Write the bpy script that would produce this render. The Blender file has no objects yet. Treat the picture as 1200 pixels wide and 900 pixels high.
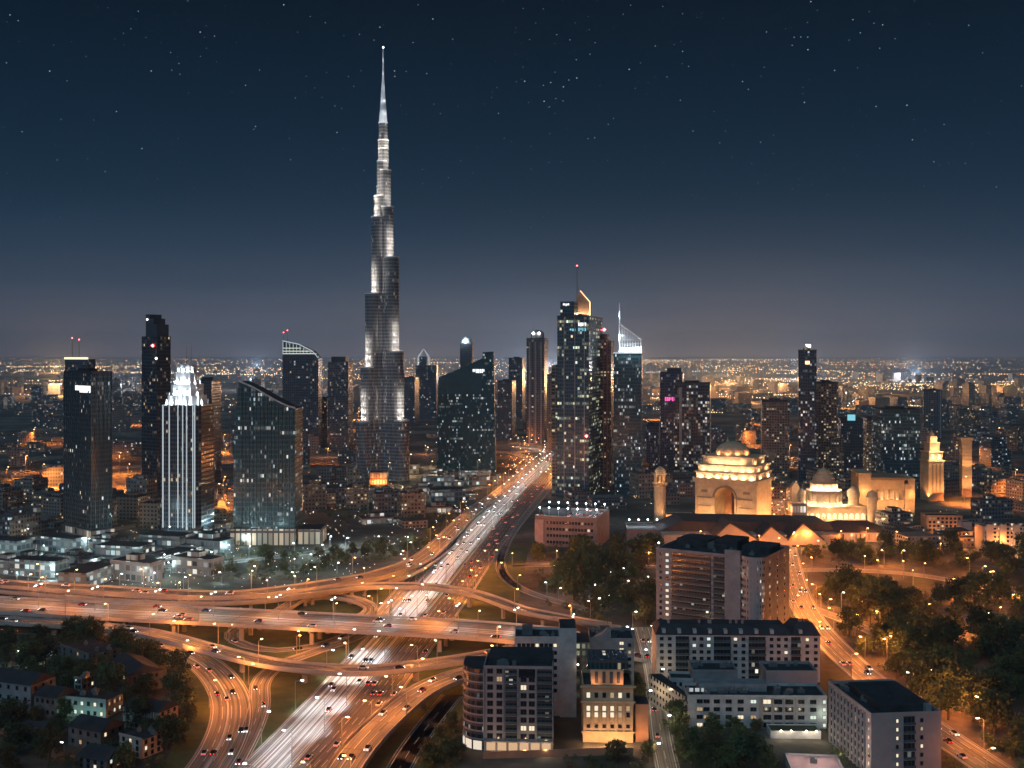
import bpy, math, random
from mathutils import Vector
RN = random.Random(11)
sc = bpy.context.scene
COL = sc.collection
rad = math.radians

# ------------------------------------------------------------------ camera, sky, fill light, exposure
F, HC, HY = 1287.0, 150.0, 412.0          # focal length in photo pixels, camera height (m), horizon row
cam = bpy.data.objects.new('camera', bpy.data.cameras.new('camera'))
COL.objects.link(cam)
cam.location = (0, 0, HC)
cam.rotation_euler = (rad(90), 0, 0)
cam.data.sensor_width = 36
cam.data.lens = 36 * F / 1200
cam.data.shift_y = (HY - 450) / 1200
cam.data.clip_start = 1
cam.data.clip_end = 120000
sc.camera = cam

world = bpy.data.worlds.new('World')
sc.world = world
world.use_nodes = True
nt = world.node_tree
nt.nodes.clear()
def nn(nt, t, **kw):
    n = nt.nodes.new(t)
    for k, v in kw.items():
        setattr(n, k, v)
    return n
def mt(nt, op, a, b=None, c=None):
    n = nt.nodes.new('ShaderNodeMath'); n.operation = op
    for i, x in enumerate((a, b, c)):
        if x is None: continue
        if isinstance(x, (int, float)): n.inputs[i].default_value = x
        else: nt.links.new(x, n.inputs[i])
    return n.outputs[0]
def mixc(nt, f, a, b, blend='MIX'):
    n = nt.nodes.new('ShaderNodeMix'); n.data_type = 'RGBA'; n.blend_type = blend
    for i, x in ((0, f), (6, a), (7, b)):
        if isinstance(x, (int, float)): n.inputs[i].default_value = x
        elif isinstance(x, tuple): n.inputs[i].default_value = (*x[:3], 1)
        else: nt.links.new(x, n.inputs[i])
    return n.outputs[2]
def ramp(nt, fac, stops, interp='LINEAR'):
    n = nt.nodes.new('ShaderNodeValToRGB'); n.color_ramp.interpolation = interp
    e = n.color_ramp.elements
    while len(e) < len(stops): e.new(0.5)
    for el, (p, c) in zip(e, stops):
        el.position = p; el.color = (*c, 1)
    nt.links.new(fac, n.inputs[0])
    return n.outputs[0]
tc = nn(nt, 'ShaderNodeTexCoord')
sep = nn(nt, 'ShaderNodeSeparateXYZ'); nt.links.new(tc.outputs['Generated'], sep.inputs[0])
SKY = [(0.0, (.26, .18, .20)), (.012, (.15, .115, .145)), (.03, (.062, .066, .100)), (.056, (.024, .044, .078)), (.092, (.0075, .030, .062)),
       (.137, (.0020, .0190, .042)), (.2, (.0006, .0120, .0285)), (.3, (.0003, .0055, .0135)), (.5, (.0005, .005, .012)), (1.0, (.0008, .0045, .010))]
grad = ramp(nt, mt(nt, 'MAXIMUM', sep.outputs['Z'], 0.0), SKY)
sky = nn(nt, 'ShaderNodeTexSky'); sky.sky_type = 'NISHITA'; sky.sun_disc = False
sky.sun_elevation = rad(-4); sky.sun_rotation = rad(180)
vor = nn(nt, 'ShaderNodeTexVoronoi'); vor.inputs['Scale'].default_value = 175
nt.links.new(tc.outputs['Generated'], vor.inputs['Vector'])
sepc = nn(nt, 'ShaderNodeSeparateColor'); nt.links.new(vor.outputs['Color'], sepc.inputs[0])
star = mt(nt, 'MULTIPLY', mt(nt, 'MAXIMUM', mt(nt, 'SUBTRACT', 1.0, mt(nt, 'DIVIDE', vor.outputs['Distance'], .10)), 0.0),
          mt(nt, 'POWER', sepc.outputs[0], 3.0))
star = mt(nt, 'MULTIPLY', star, mt(nt, 'SMOOTH_MIN', mt(nt, 'MAXIMUM', mt(nt, 'MULTIPLY', mt(nt, 'SUBTRACT', sep.outputs['Z'], .07), 7.0), 0.0), 1.0, .1))
bg1 = nn(nt, 'ShaderNodeBackground'); nt.links.new(grad, bg1.inputs[0])
bg2 = nn(nt, 'ShaderNodeBackground'); bg2.inputs[0].default_value = (.75, .88, 1, 1)
nt.links.new(mt(nt, 'MULTIPLY', star, 1.5), bg2.inputs[1])
bg3 = nn(nt, 'ShaderNodeBackground'); nt.links.new(sky.outputs[0], bg3.inputs[0]); bg3.inputs[1].default_value = .002
ad = nn(nt, 'ShaderNodeAddShader'); nt.links.new(bg1.outputs[0], ad.inputs[0]); nt.links.new(bg2.outputs[0], ad.inputs[1])
ad2 = nn(nt, 'ShaderNodeAddShader'); nt.links.new(ad.outputs[0], ad2.inputs[0]); nt.links.new(bg3.outputs[0], ad2.inputs[1])
wo = nn(nt, 'ShaderNodeOutputWorld'); nt.links.new(ad2.outputs[0], wo.inputs[0])

moon = bpy.data.objects.new('moon', bpy.data.lights.new('moon', 'SUN'))
COL.objects.link(moon)
moon.data.energy = .85
moon.data.angle = rad(50)
moon.data.color = (.40, .74, 1.0)
moon.rotation_euler = (rad(48), 0, rad(-28))     # added soft fill light, high behind the camera and to its left

sc.view_settings.view_transform = 'Standard'
sc.view_settings.look = 'None'
sc.view_settings.exposure = 0.1
sc.view_settings.gamma = 1
sc.view_settings.use_curve_mapping = False
cy = sc.cycles
cy.max_bounces = 4; cy.diffuse_bounces = 2; cy.glossy_bounces = 2; cy.transmission_bounces = 2; cy.volume_bounces = 0
cy.sample_clamp_indirect = 2.0; cy.sample_clamp_direct = 0.0
cy.caustics_reflective = False; cy.caustics_refractive = False
cy.use_light_tree = True
cy.use_denoising = True

# ------------------------------------------------------------------ helpers
def G(px, py, z=0.0):                      # where the sight line through a photo pixel meets height z
    d = (HC - z) * F / (py - HY)
    return Vector(((px - 600) / F * d, d, z))
def X(px, d): return (px - 600) / F * d
def Z(py, d): return HC - (py - HY) / F * d
def DB(py): return HC * F / (py - HY)

def tag(o, label=None, cat=None, group=None, kind=None):
    if label: o['label'] = label
    if cat: o['category'] = cat
    if group: o['group'] = group
    if kind: o['kind'] = kind
    return o
def empty(name, loc, rz=0.0, label=None, cat=None, group=None):
    o = bpy.data.objects.new(name, None); COL.objects.link(o)
    o.location = loc; o.rotation_euler = (0, 0, rz); o.empty_display_size = 2
    return tag(o, label, cat, group)

class MB:
    def __init__(s): s.v = []; s.f = []; s.m = []; s.uv = []; s.sm = []
    def face(s, pts, m=0, uv=None, smooth=False):
        n = len(s.v); s.v += [tuple(p) for p in pts]
        s.f.append(tuple(range(n, n + len(pts)))); s.m.append(m); s.sm.append(smooth)
        s.uv += uv if uv else [(p[0], p[1]) for p in pts]
    def prism(s, poly, z0, z1, m=0, mtop=None, bay=None, bottom=False, top=True):   # poly counter-clockwise; z1 number or f(x, y)
        zf = z1 if callable(z1) else (lambda x, y: z1)
        k = len(poly)
        for i in range(k):
            a, b = poly[i], poly[(i + 1) % k]
            L = math.hypot(b[0] - a[0], b[1] - a[1])
            if L < 1e-6: continue
            LL = max(1, round(L / bay)) * bay if bay else L
            u0 = 1000 * (bay or 1) * (i + 1)
            za, zb = zf(*a), zf(*b)
            s.face([(a[0], a[1], z0), (b[0], b[1], z0), (b[0], b[1], zb), (a[0], a[1], za)], m,
                   [(u0, z0), (u0 + LL, z0), (u0 + LL, zb), (u0, za)])
        if top: s.face([(p[0], p[1], zf(*p)) for p in poly], m if mtop is None else mtop)
        if bottom: s.face([(p[0], p[1], z0) for p in reversed(poly)], m)
        return s
    def box(s, x0, x1, y0, y1, z0, z1, m=0, mtop=None, bay=None, bottom=True):
        return s.prism([(x0, y0), (x1, y0), (x1, y1), (x0, y1)], z0, z1, m, mtop, bay, bottom)
    def prof(s, out, y0, y1, m=0, mside=None, mtop=None):      # (x, z) outline counter-clockwise seen from -y, extruded y0..y1
        s.face([(x, y0, z) for x, z in out], m, [(x + 500, z) for x, z in out])
        s.face([(x, y1, z) for x, z in reversed(out)], m, [(x + 1500, z) for x, z in reversed(out)])
        k = len(out)
        for i in range(k):
            a, b = out[i], out[(i + 1) % k]
            side = abs(b[1] - a[1]) > abs(b[0] - a[0])
            mm = (m if mside is None else mside) if side else (m if mtop is None else mtop)
            s.face([(a[0], y0, a[1]), (a[0], y1, a[1]), (b[0], y1, b[1]), (b[0], y0, b[1])], mm,
                   [(2500 + y0, a[1]), (2500 + y1, a[1]), (2500 + y1, b[1]), (2500 + y0, b[1])])
        return s
    def tube(s, a, b, r0, r1=None, n=6, m=0, cap=True):
        a, b = Vector(a), Vector(b); r1 = r0 if r1 is None else r1
        d = (b - a).normalized(); q = Vector((1, 0, 0)) if abs(d.z) > .9 else Vector((0, 0, 1))
        e1 = d.cross(q).normalized(); e2 = d.cross(e1)
        ra = [a + (e1 * math.cos(t) + e2 * math.sin(t)) * r0 for t in [2 * math.pi * i / n for i in range(n)]]
        rb = [b + (e1 * math.cos(t) + e2 * math.sin(t)) * r1 for t in [2 * math.pi * i / n for i in range(n)]]
        for i in range(n):
            j = (i + 1) % n
            s.face([ra[j], ra[i], rb[i], rb[j]], m, smooth=n > 6)
        if cap: s.face(rb[::-1], m); s.face(ra, m)
        return s
    def lathe(s, prof, n=20, cx=0, cy=0, m=0, a0=0.0, bay=None):
        for (r0, z0), (r1, z1) in zip(prof, prof[1:]):
            for i in range(n):
                t0, t1 = a0 + 2 * math.pi * i / n, a0 + 2 * math.pi * (i + 1) / n
                p = [(cx + r0 * math.cos(t0), cy + r0 * math.sin(t0), z0), (cx + r0 * math.cos(t1), cy + r0 * math.sin(t1), z0),
                     (cx + r1 * math.cos(t1), cy + r1 * math.sin(t1), z1), (cx + r1 * math.cos(t0), cy + r1 * math.sin(t0), z1)]
                rr = max(r0, r1); u0, u1 = i * 2 * math.pi * rr / n, (i + 1) * 2 * math.pi * rr / n
                if bay: u0, u1 = i * bay, (i + 1) * bay
                uv = [(u0, z0), (u1, z0), (u1, z1), (u0, z1)]
                if r1 < 1e-4: s.face(p[:3], m, uv[:3], True)
                elif r0 < 1e-4: s.face([p[0], p[2], p[3]], m, [uv[0], uv[2], uv[3]], True)
                else: s.face(p, m, uv, True)
        return s
    def data(s, name, mats):
        me = bpy.data.meshes.new(name)
        me.from_pydata(s.v, [], s.f)
        uvl = me.uv_layers.new(name='uv')
        flat = [c for uv in s.uv for c in uv]
        uvl.data.foreach_set('uv', flat)
        me.polygons.foreach_set('material_index', s.m)
        me.polygons.foreach_set('use_smooth', s.sm)
        for m in (mats if isinstance(mats, (list, tuple)) else [mats]): me.materials.append(m)
        me.update()
        return me
    def build(s, name, mats, parent=None, loc=(0, 0, 0), rz=0.0):
        return inst(name, s.data(name, mats), parent, loc, rz)
def inst(name, me, parent=None, loc=(0, 0, 0), rz=0.0):
    o = bpy.data.objects.new(name, me); COL.objects.link(o)
    o.location = loc; o.rotation_euler = (0, 0, rz)
    if parent: o.parent = parent
    return o

# ------------------------------------------------------------------ materials
MATS = {}
def newmat(name):
    m = bpy.data.materials.new(name); m.use_nodes = True
    return m, m.node_tree, m.node_tree.nodes['Principled BSDF']
def pm(name, col, rough=.7, metal=0.0, var=.25, scale=.15, spec=.3):
    if name in MATS: return MATS[name]
    m, t, b = newmat(name)
    tcn = nn(t, 'ShaderNodeTexCoord'); no = nn(t, 'ShaderNodeTexNoise')
    no.inputs['Scale'].default_value = scale; no.inputs['Detail'].default_value = 6; no.inputs['Roughness'].default_value = .65
    t.links.new(tcn.outputs['Object'], no.inputs['Vector'])
    c = ramp(t, no.outputs[0], [(.3, tuple(x * (1 - var) for x in col)), (.7, tuple(min(1, x * (1 + var)) for x in col))])
    t.links.new(c, b.inputs['Base Color'])
    b.inputs['Roughness'].default_value = rough; b.inputs['Metallic'].default_value = metal
    b.inputs['Specular IOR Level'].default_value = spec
    MATS[name] = m
    return m
def em(name, col, s):
    if name in MATS: return MATS[name]
    m, t, b = newmat(name)
    b.inputs['Base Color'].default_value = (.05, .05, .05, 1)
    b.inputs['Emission Color'].default_value = (*col, 1); b.inputs['Emission Strength'].default_value = s
    m.cycles.emission_sampling = 'NONE'
    MATS[name] = m
    return m
WARM = [(1.0, .62, .28), (1.0, .85, .6)]
COOL = [(.62, .88, 1.0), (1.0, .93, .8)]
MIXD = [(1.0, .74, .42), (.8, .93, 1.0)]
YELL = [(1.0, .86, .42), (.8, 1.0, .85)]
def facade(name, glass=0, frame=0, bay=3.0, fl=3.6, lit=.12, cols=COOL, s=1.6, mu=.14, mv=(.22, .12), rough=.16, band=.06, cl=.35, spec=.5):
    """curtain wall: panes with frames between them, some panes lit from inside"""
    if name in MATS: return MATS[name]
    m, t, b = newmat(name)
    uvn = nn(t, 'ShaderNodeUVMap'); sp = nn(t, 'ShaderNodeSeparateXYZ'); t.links.new(uvn.outputs[0], sp.inputs[0])
    u, v = mt(t, 'DIVIDE', sp.outputs[0], bay), mt(t, 'DIVIDE', sp.outputs[1], fl)
    cu, cv = mt(t, 'FLOOR', u), mt(t, 'FLOOR', v)
    fu, fv = mt(t, 'FRACT', u), mt(t, 'FRACT', v)
    mask = mt(t, 'MULTIPLY', mt(t, 'MULTIPLY', mt(t, 'GREATER_THAN', fu, mu), mt(t, 'LESS_THAN', fu, 1 - mu)),
              mt(t, 'MULTIPLY', mt(t, 'GREATER_THAN', fv, mv[0]), mt(t, 'LESS_THAN', fv, 1 - mv[1])))
    oi = nn(t, 'ShaderNodeObjectInfo'); rnd = mt(t, 'MULTIPLY', oi.outputs['Random'], 91.7)
    cb = nn(t, 'ShaderNodeCombineXYZ')
    for i, x in enumerate((cu, cv, rnd)): t.links.new(x, cb.inputs[i])
    wn = nn(t, 'ShaderNodeTexWhiteNoise', noise_dimensions='3D'); t.links.new(cb.outputs[0], wn.inputs['Vector'])
    sc_ = nn(t, 'ShaderNodeSeparateColor'); t.links.new(wn.outputs['Color'], sc_.inputs[0])
    no = nn(t, 'ShaderNodeTexNoise'); no.inputs['Scale'].default_value = cl; no.inputs['Detail'].default_value = 2
    t.links.new(cb.outputs[0], no.inputs['Vector'])
    clus = mt(t, 'MULTIPLY', mt(t, 'POWER', mt(t, 'MULTIPLY', no.outputs[0], 2.0), 3.0), lit)
    cb2 = nn(t, 'ShaderNodeCombineXYZ'); t.links.new(cv, cb2.inputs[0]); t.links.new(rnd, cb2.inputs[1]); t.links.new(mt(t, 'FLOOR', mt(t, 'MULTIPLY', cu, .11)), cb2.inputs[2])
    w2 = nn(t, 'ShaderNodeTexWhiteNoise', noise_dimensions='3D'); t.links.new(cb2.outputs[0], w2.inputs['Vector'])
    thr = mt(t, 'ADD', clus, mt(t, 'MULTIPLY', mt(t, 'LESS_THAN', w2.outputs['Value'], band), .62))
    on = mt(t, 'MULTIPLY', mt(t, 'LESS_THAN', wn.outputs['Value'], thr), mask)
    st = mt(t, 'MULTIPLY', mt(t, 'MULTIPLY', on, mt(t, 'ADD', mt(t, 'MULTIPLY', mt(t, 'POWER', sc_.outputs[1], 4.0), 1.0), .08)), s * .8)
    t.links.new(mixc(t, sc_.outputs[2], cols[0], cols[1]), b.inputs['Emission Color'])
    t.links.new(st, b.inputs['Emission Strength'])
    gl = mixc(t, mt(t, 'MULTIPLY', sc_.outputs[1], .6), glass, tuple(min(1, g * 2.0 + .003) for g in glass))
    t.links.new(mixc(t, mask, frame, gl), b.inputs['Base Color'])
    t.links.new(mt(t, 'SUBTRACT', .55, mt(t, 'MULTIPLY', mask, .55 - rough)), b.inputs['Roughness'])
    b.inputs['Specular IOR Level'].default_value = spec
    m.cycles.emission_sampling = 'NONE'
    MATS[name] = m
    return m
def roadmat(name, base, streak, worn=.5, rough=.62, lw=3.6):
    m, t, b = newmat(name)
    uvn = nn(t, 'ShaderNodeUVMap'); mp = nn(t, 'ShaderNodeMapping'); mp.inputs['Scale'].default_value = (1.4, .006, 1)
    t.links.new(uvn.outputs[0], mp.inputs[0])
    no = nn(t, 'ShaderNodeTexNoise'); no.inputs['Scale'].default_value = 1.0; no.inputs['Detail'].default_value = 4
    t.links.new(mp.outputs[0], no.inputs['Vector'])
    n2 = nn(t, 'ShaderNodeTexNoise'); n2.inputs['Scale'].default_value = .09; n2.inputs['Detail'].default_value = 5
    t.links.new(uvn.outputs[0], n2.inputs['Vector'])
    c = ramp(t, no.outputs[0], [(.36, base), (.64, streak)])  # lengthwise streaks: tyre wear, heightened to suggest vehicle light trails
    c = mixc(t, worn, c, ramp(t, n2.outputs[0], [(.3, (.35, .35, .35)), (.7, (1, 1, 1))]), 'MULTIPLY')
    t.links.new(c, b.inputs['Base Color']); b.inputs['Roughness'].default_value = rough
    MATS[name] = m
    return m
ASPH = roadmat('asphalt', (.04, .038, .036), (.22, .205, .19))
ASPH2 = roadmat('old_asphalt', (.06, .056, .052), (.30, .28, .255))
TRAIL = roadmat('painted_light_trail', (.07, .07, .07), (.74, .73, .72), .25)  # pale streaks painted in place of headlight trails
PAINT = pm('road_paint', (.72, .72, .70), .5, var=.15)
CONC = pm('concrete', (.36, .34, .31), .8, var=.22, scale=.08)
ROOF = pm('roof_felt', (.035, .037, .042), .85, var=.5, scale=.2)
ROOFL = pm('roof_pale', (.12, .12, .12), .85, var=.4, scale=.15)
METAL = pm('grey_metal', (.32, .33, .34), .4, .7, var=.1)
DMETAL = pm('dark_metal', (.06, .065, .07), .45, .6, var=.1)
STONE = pm('sandstone', (.46, .34, .22), .8, var=.22, scale=.25)
STONED = pm('dark_sandstone', (.22, .14, .085), .8, var=.22, scale=.25)
PLAST = pm('pale_plaster', (.44, .42, .41), .85, var=.24, scale=.25)
PLASTB = pm('beige_plaster', (.40, .33, .28), .85, var=.14, scale=.12)
PLASTG = pm('grey_plaster', (.24, .24, .25), .85, var=.24, scale=.25)
PLASTD = pm('dark_render', (.13, .125, .12), .9, var=.35, scale=.3)
DARKGL = pm('dark_glass', (.012, .016, .020), .12, 0, var=.3, spec=.6)
SOD = (1.0, .40, .085); AMB = (1.0, .50, .17); LED = (.86, .95, 1.0); TEAL = (.62, .95, .98); WWH = (1.0, .72, .42)
E_SOD = em('sodium_bulb', (1.0, .55, .2), 16); E_LED = em('led_bulb', (.85, .97, 1.0), 14); E_AMB = em('amber_bulb', (1.0, .7, .35), 16)
E_RED = em('red_beacon', (1.0, .10, .10), 14); E_WHITE = em('white_bulb', (1, .97, .9), 10)

LD = {}
def light(loc, power, col, parent=None, r=.4, spot=None, aim=None, blend=.6):
    key = (round(power), col, r, spot)
    if key not in LD:
        l = bpy.data.lights.new('lamp_light', 'SPOT' if spot else 'POINT')
        l.energy = power; l.color = col; l.shadow_soft_size = r
        if spot: l.spot_size = rad(spot); l.spot_blend = blend
        LD[key] = l
    o = bpy.data.objects.new('lamp_light', LD[key]); COL.objects.link(o)
    o.location = loc
    if aim is not None:
        o.rotation_euler = Vector(aim).to_track_quat('-Z', 'Y').to_euler()
    if parent: o.parent = parent
    return o
# ------------------------------------------------------------------ ground
def ground_mat():
    m, t, b = newmat('city_ground')
    g = nn(t, 'ShaderNodeNewGeometry')
    n1 = nn(t, 'ShaderNodeTexNoise'); n1.inputs['Scale'].default_value = .012; n1.inputs['Detail'].default_value = 8
    n2 = nn(t, 'ShaderNodeTexNoise'); n2.inputs['Scale'].default_value = .15; n2.inputs['Detail'].default_value = 5
    for n in (n1, n2): t.links.new(g.outputs['Position'], n.inputs['Vector'])
    c = ramp(t, n1.outputs[0], [(.40, (.030, .036, .024)), (.5, (.085, .073, .058)), (.62, (.22, .175, .13))])
    c = mixc(t, .6, c, ramp(t, n2.outputs[0], [(.3, (.4, .4, .4)), (.7, (1.2, 1.2, 1.2))]), 'MULTIPLY')
    t.links.new(c, b.inputs['Base Color']); b.inputs['Roughness'].default_value = .9
    return m
mb = MB()
S = 30000
mb.face([(-S, -1500, 0), (S, -1500, 0), (S, S, 0), (-S, S, 0)])
tag(mb.build('ground', ground_mat()), kind='structure')

def grass_mat():
    m, t, b = newmat('verge_grass')
    g = nn(t, 'ShaderNodeNewGeometry')
    n1 = nn(t, 'ShaderNodeTexNoise'); n1.inputs['Scale'].default_value = .05; n1.inputs['Detail'].default_value = 9; n1.inputs['Roughness'].default_value = .7
    t.links.new(g.outputs['Position'], n1.inputs['Vector'])
    t.links.new(ramp(t, n1.outputs[0], [(.35, (.028, .050, .014)), (.5, (.06, .085, .024)), (.68, (.13, .125, .045))]), b.inputs['Base Color'])
    b.inputs['Roughness'].default_value = .95
    return m
mb = MB()
mb.face([G(*p, .02) for p in ((150, 1010), (205, 865), (228, 800), (150, 745), (-60, 752), (-60, 690), (300, 690), (440, 678), (560, 640), (620, 640), (600, 745), (560, 790), (545, 830), (470, 1010))])
tag(mb.build('grass_verge', grass_mat()), kind='structure')

# ------------------------------------------------------------------ roads and flyovers
def path(ctrl, step=7.0):
    P = [G(*c) for c in ctrl]
    P = [P[0] * 2 - P[1]] + P + [P[-1] * 2 - P[-2]]
    out = []
    for i in range(1, len(P) - 2):
        p0, p1, p2, p3 = P[i - 1:i + 3]
        n = max(2, int((p2 - p1).length / step))
        for k in range(n):
            t = k / n
            out.append(.5 * (2 * p1 + (p2 - p0) * t + (2 * p0 - 5 * p1 + 4 * p2 - p3) * t * t + (3 * p1 - p0 - 3 * p2 + p3) * t ** 3))
    out.append(P[-2])
    return out
def frames(P):
    fr = []; s = 0
    for i, p in enumerate(P):
        d = P[min(i + 1, len(P) - 1)] - P[max(i - 1, 0)]
        d = Vector((d.x, d.y, 0)).normalized()
        if i: s += (p - P[i - 1]).length
        fr.append((p, Vector((d.y, -d.x, 0)), d, s))      # point, right-hand normal, direction, length so far
    return fr
def ribbon(mb, fr, o0, o1, dz=0.0, m=0, dash=None):
    for i in range(len(fr) - 1):
        (a, na, _, sa), (b, nb, _, sb) = fr[i], fr[i + 1]
        if dash and int(sa / dash) % 2: continue
        mb.face([a + na * o0 + Vector((0, 0, dz)), a + na * o1 + Vector((0, 0, dz)), b + nb * o1 + Vector((0, 0, dz)), b + nb * o0 + Vector((0, 0, dz))], m,
                [(o0, sa), (o1, sa), (o1, sb), (o0, sb)])
def beam(mb, fr, o0, o1, z0, z1, m=0):
    def q(f, o, z): return f[0] + f[1] * o + Vector((0, 0, z))
    for i in range(len(fr) - 1):
        a, b = fr[i], fr[i + 1]
        mb.face([q(a, o0, z1), q(a, o1, z1), q(b, o1, z1), q(b, o0, z1)], m)
        mb.face([q(a, o0, z0), q(b, o0, z0), q(b, o1, z0), q(a, o1, z0)], m)
        mb.face([q(a, o0, z0), q(a, o0, z1), q(b, o0, z1), q(b, o0, z0)], m)
        mb.face([q(a, o1, z0), q(b, o1, z0), q(b, o1, z1), q(a, o1, z1)], m)
    for f, s in ((fr[0], 1), (fr[-1], -1)):
        c = [q(f, o0, z0), q(f, o1, z0), q(f, o1, z1), q(f, o0, z1)]
        mb.face(c if s > 0 else c[::-1], m)
ROADS = {}
def markings(fr, w, lanes, solid=False, dz=.006):
    k = MB()
    for s in (-1, 1): ribbon(k, fr, s * (w / 2 - .75) - .12, s * (w / 2 - .75) + .12, dz)
    for i in range(1, lanes):
        o = -w / 2 + 1.0 + (w - 2.0) * i / lanes
        ribbon(k, fr, o - .1, o + .1, dz, 0, None if solid else 7)
    return k
def ground_road(key, name, ctrl, w, m, lanes, kerb=True, solid=False, pale=None):
    fr = frames(path(ctrl)); ROADS[key] = (fr, w, 0)
    k = MB(); ribbon(k, fr, -w / 2, w / 2)
    o = tag(k.build(name, m), kind='structure')
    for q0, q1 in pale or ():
        k = MB(); ribbon(k, fr, q0, q1, .003); k.build('light_trail_strip', TRAIL, o)
    markings(fr, w, lanes, solid).build('lane_markings', PAINT, o)
    if kerb:
        for s in (-1, 1):
            k = MB(); beam(k, fr, s * (w / 2 + .2) - .2, s * (w / 2 + .2) + .2, -.3, .14); k.build('kerb', CONC, o)
    return o
def flyover(key, label, ctrl, w, m, lanes, pier=30, skip=(), solid=False, pale=None):
    fr = frames(path(ctrl)); ROADS[key] = (fr, w, 1)
    mid = fr[len(fr) // 2][0]
    root = empty('overpass', (mid.x, mid.y, 0), 0, label, 'overpass')
    sh = Vector((-mid.x, -mid.y, 0))
    fl = [(p + sh, n, d, s) for p, n, d, s in fr]
    k = MB(); ribbon(k, fl, -w / 2 + .35, w / 2 - .35, .0, 0); beam(k, fl, -w / 2 + .35, w / 2 - .35, -.5, -.006, 1)
    beam(k, fl, -w * .32, w * .32, -1.9, -.5, 1)
    k.build('deck', [m, CONC], root)
    for s in (-1, 1):
        k = MB(); a, b = sorted((s * (w / 2 - .35), s * (w / 2 + .05))); beam(k, fl, a, b, -.9, 1.0); k.build('parapet', CONC, root)
    markings(fl, w - .7, lanes, solid).build('lane_markings', PAINT, root)
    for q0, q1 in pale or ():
        k = MB(); ribbon(k, fl, q0, q1, .003); k.build('light_trail_strip', TRAIL, root)
    nj = 12
    for p, n, d, s in fl:
        if s < nj: continue
        nj = s + pier; a, b = p - n * (w / 2 - .36), p + n * (w / 2 - .36); z_ = Vector((0, 0, .009)); e = d * .22
        k = MB(); k.face([a - e + z_, b - e + z_, b + e + z_, a + e + z_]); k.build('expansion_joint', DMETAL, root)
    nxt = pier * .5
    for i, (p, n, d, s) in enumerate(fl):
        if s < nxt or p.z < 3.4: continue
        nxt = s + pier
        wp = p - sh
        if any(abs(wp.x - q.x) + abs(wp.y - q.y) < 40 and (Vector((wp.x - q.x, wp.y - q.y))).length < ww / 2 + 2.2 for kk in ROADS if kk in skip
               for q, ww in ((f[0], ROADS[kk][1]) for f in ROADS[kk][0])): 
            nxt = s + 6; continue
        rz = math.atan2(d.y, d.x); nc = max(1, round(w / 12))
        for c in range(nc):
            o = (c - (nc - 1) / 2) * w / nc
            k = MB(); hw = min(3.2, w * .26)
            k.box(-.7, .7, -1.0, 1.0, -.2, p.z - 3.2)
            k.prof([(-1.0, p.z - 3.2), (1.0, p.z - 3.2), (hw, p.z - 2.2), (hw, p.z - 1.9), (-hw, p.z - 1.9), (-hw, p.z - 2.2)], -.8, .8)
            k.build('pier', CONC, root, (p.x + n.x * o, p.y + n.y * o, 0), rz + math.pi / 2)
    return root

ground_road('HWL', 'road', [(150, 1080, .05), (240, 965, .05), (312, 898, .05), (380, 826, .05), (425, 775, .05), (490, 702, .05), (525, 660, .05), (573, 608, .05), (607, 573, .05), (633, 548, .05), (643, 538, .05), (640, 529, .05), (600, 523, .05)], 18.5, ASPH2, 6, solid=True, pale=((-5.6, -4.0), (-2.9, -.4), (.8, 2.6), (4.0, 5.0), (6.0, 7.6)))  # pale strips and solid lane lines imitate headlight trails
ground_road('HWR', 'road', [(205, 1090, .04), (300, 965, .04), (368, 898, .04), (432, 826, .04), (478, 768, .04), (530, 702, .04), (560, 660, .04), (598, 608, .04), (626, 573, .04), (646, 548, .04), (654, 538, .04), (654, 528, .04), (600, 519, .04)], 19, ASPH, 6)
ground_road('HWS', 'road', [(430, 745, .03), (468, 702, .03), (505, 656, .03), (549, 608, .03), (590, 573, .03), (618, 550, .03), (624, 540, .03), (600, 531, .03), (560, 527, .03)], 15, ASPH2, 4)
ground_road('SLIP', 'road', [(652, 560, .02), (628, 590, .02), (602, 622, .02), (588, 650, .02), (588, 668, .02), (600, 683, .02), (628, 697, .02), (690, 715, .02)], 7, ASPH2, 2)
ground_road('G', 'road', [(420, 738, .025), (398, 748, .025), (370, 756.5, .025), (325, 762, .025), (290, 757, .025), (272, 747, .025), (278, 737, .025), (310, 726, .025)], 7.5, ASPH2, 2)
ground_road('F', 'road', [(436, 736, .03), (414, 748, .03), (385, 758, .03), (357, 768, .03), (332, 777, .03), (315, 788, .03), (305, 802, .03), (304, 828, .03), (294, 857, .03), (274, 895, .03), (245, 945, .03)], 8.5, ASPH2, 2)
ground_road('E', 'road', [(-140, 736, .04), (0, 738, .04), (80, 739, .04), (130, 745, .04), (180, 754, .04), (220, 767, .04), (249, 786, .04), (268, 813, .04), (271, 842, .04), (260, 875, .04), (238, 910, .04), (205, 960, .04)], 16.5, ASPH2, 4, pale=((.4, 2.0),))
ground_road('RR', 'road', [(908, 585, .03), (915, 615, .03), (922, 645, .03), (933, 690, .03), (952, 728, .03), (988, 768, .03), (1032, 806, .03), (1082, 846, .03), (1142, 887, .03), (1230, 945, .03)], 15, ASPH2, 4)
ground_road('LED', 'road', [(-60, 692, .02), (100, 677, .02), (220, 664, .02), (330, 652, .02), (420, 640, .02)], 10, ASPH, 2)
ground_road('PLAZA', 'road', [(-80, 667, .015), (60, 652, .015), (160, 640, .015), (250, 622, .015), (300, 613, .015)], 12, ASPH2, 2)
ground_road('PK', 'road', [(-60, 648, .02), (120, 622, .02), (250, 602, .02), (400, 588, .02), (520, 578, .02), (570, 570, .02)], 11, ASPH2, 2)
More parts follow.
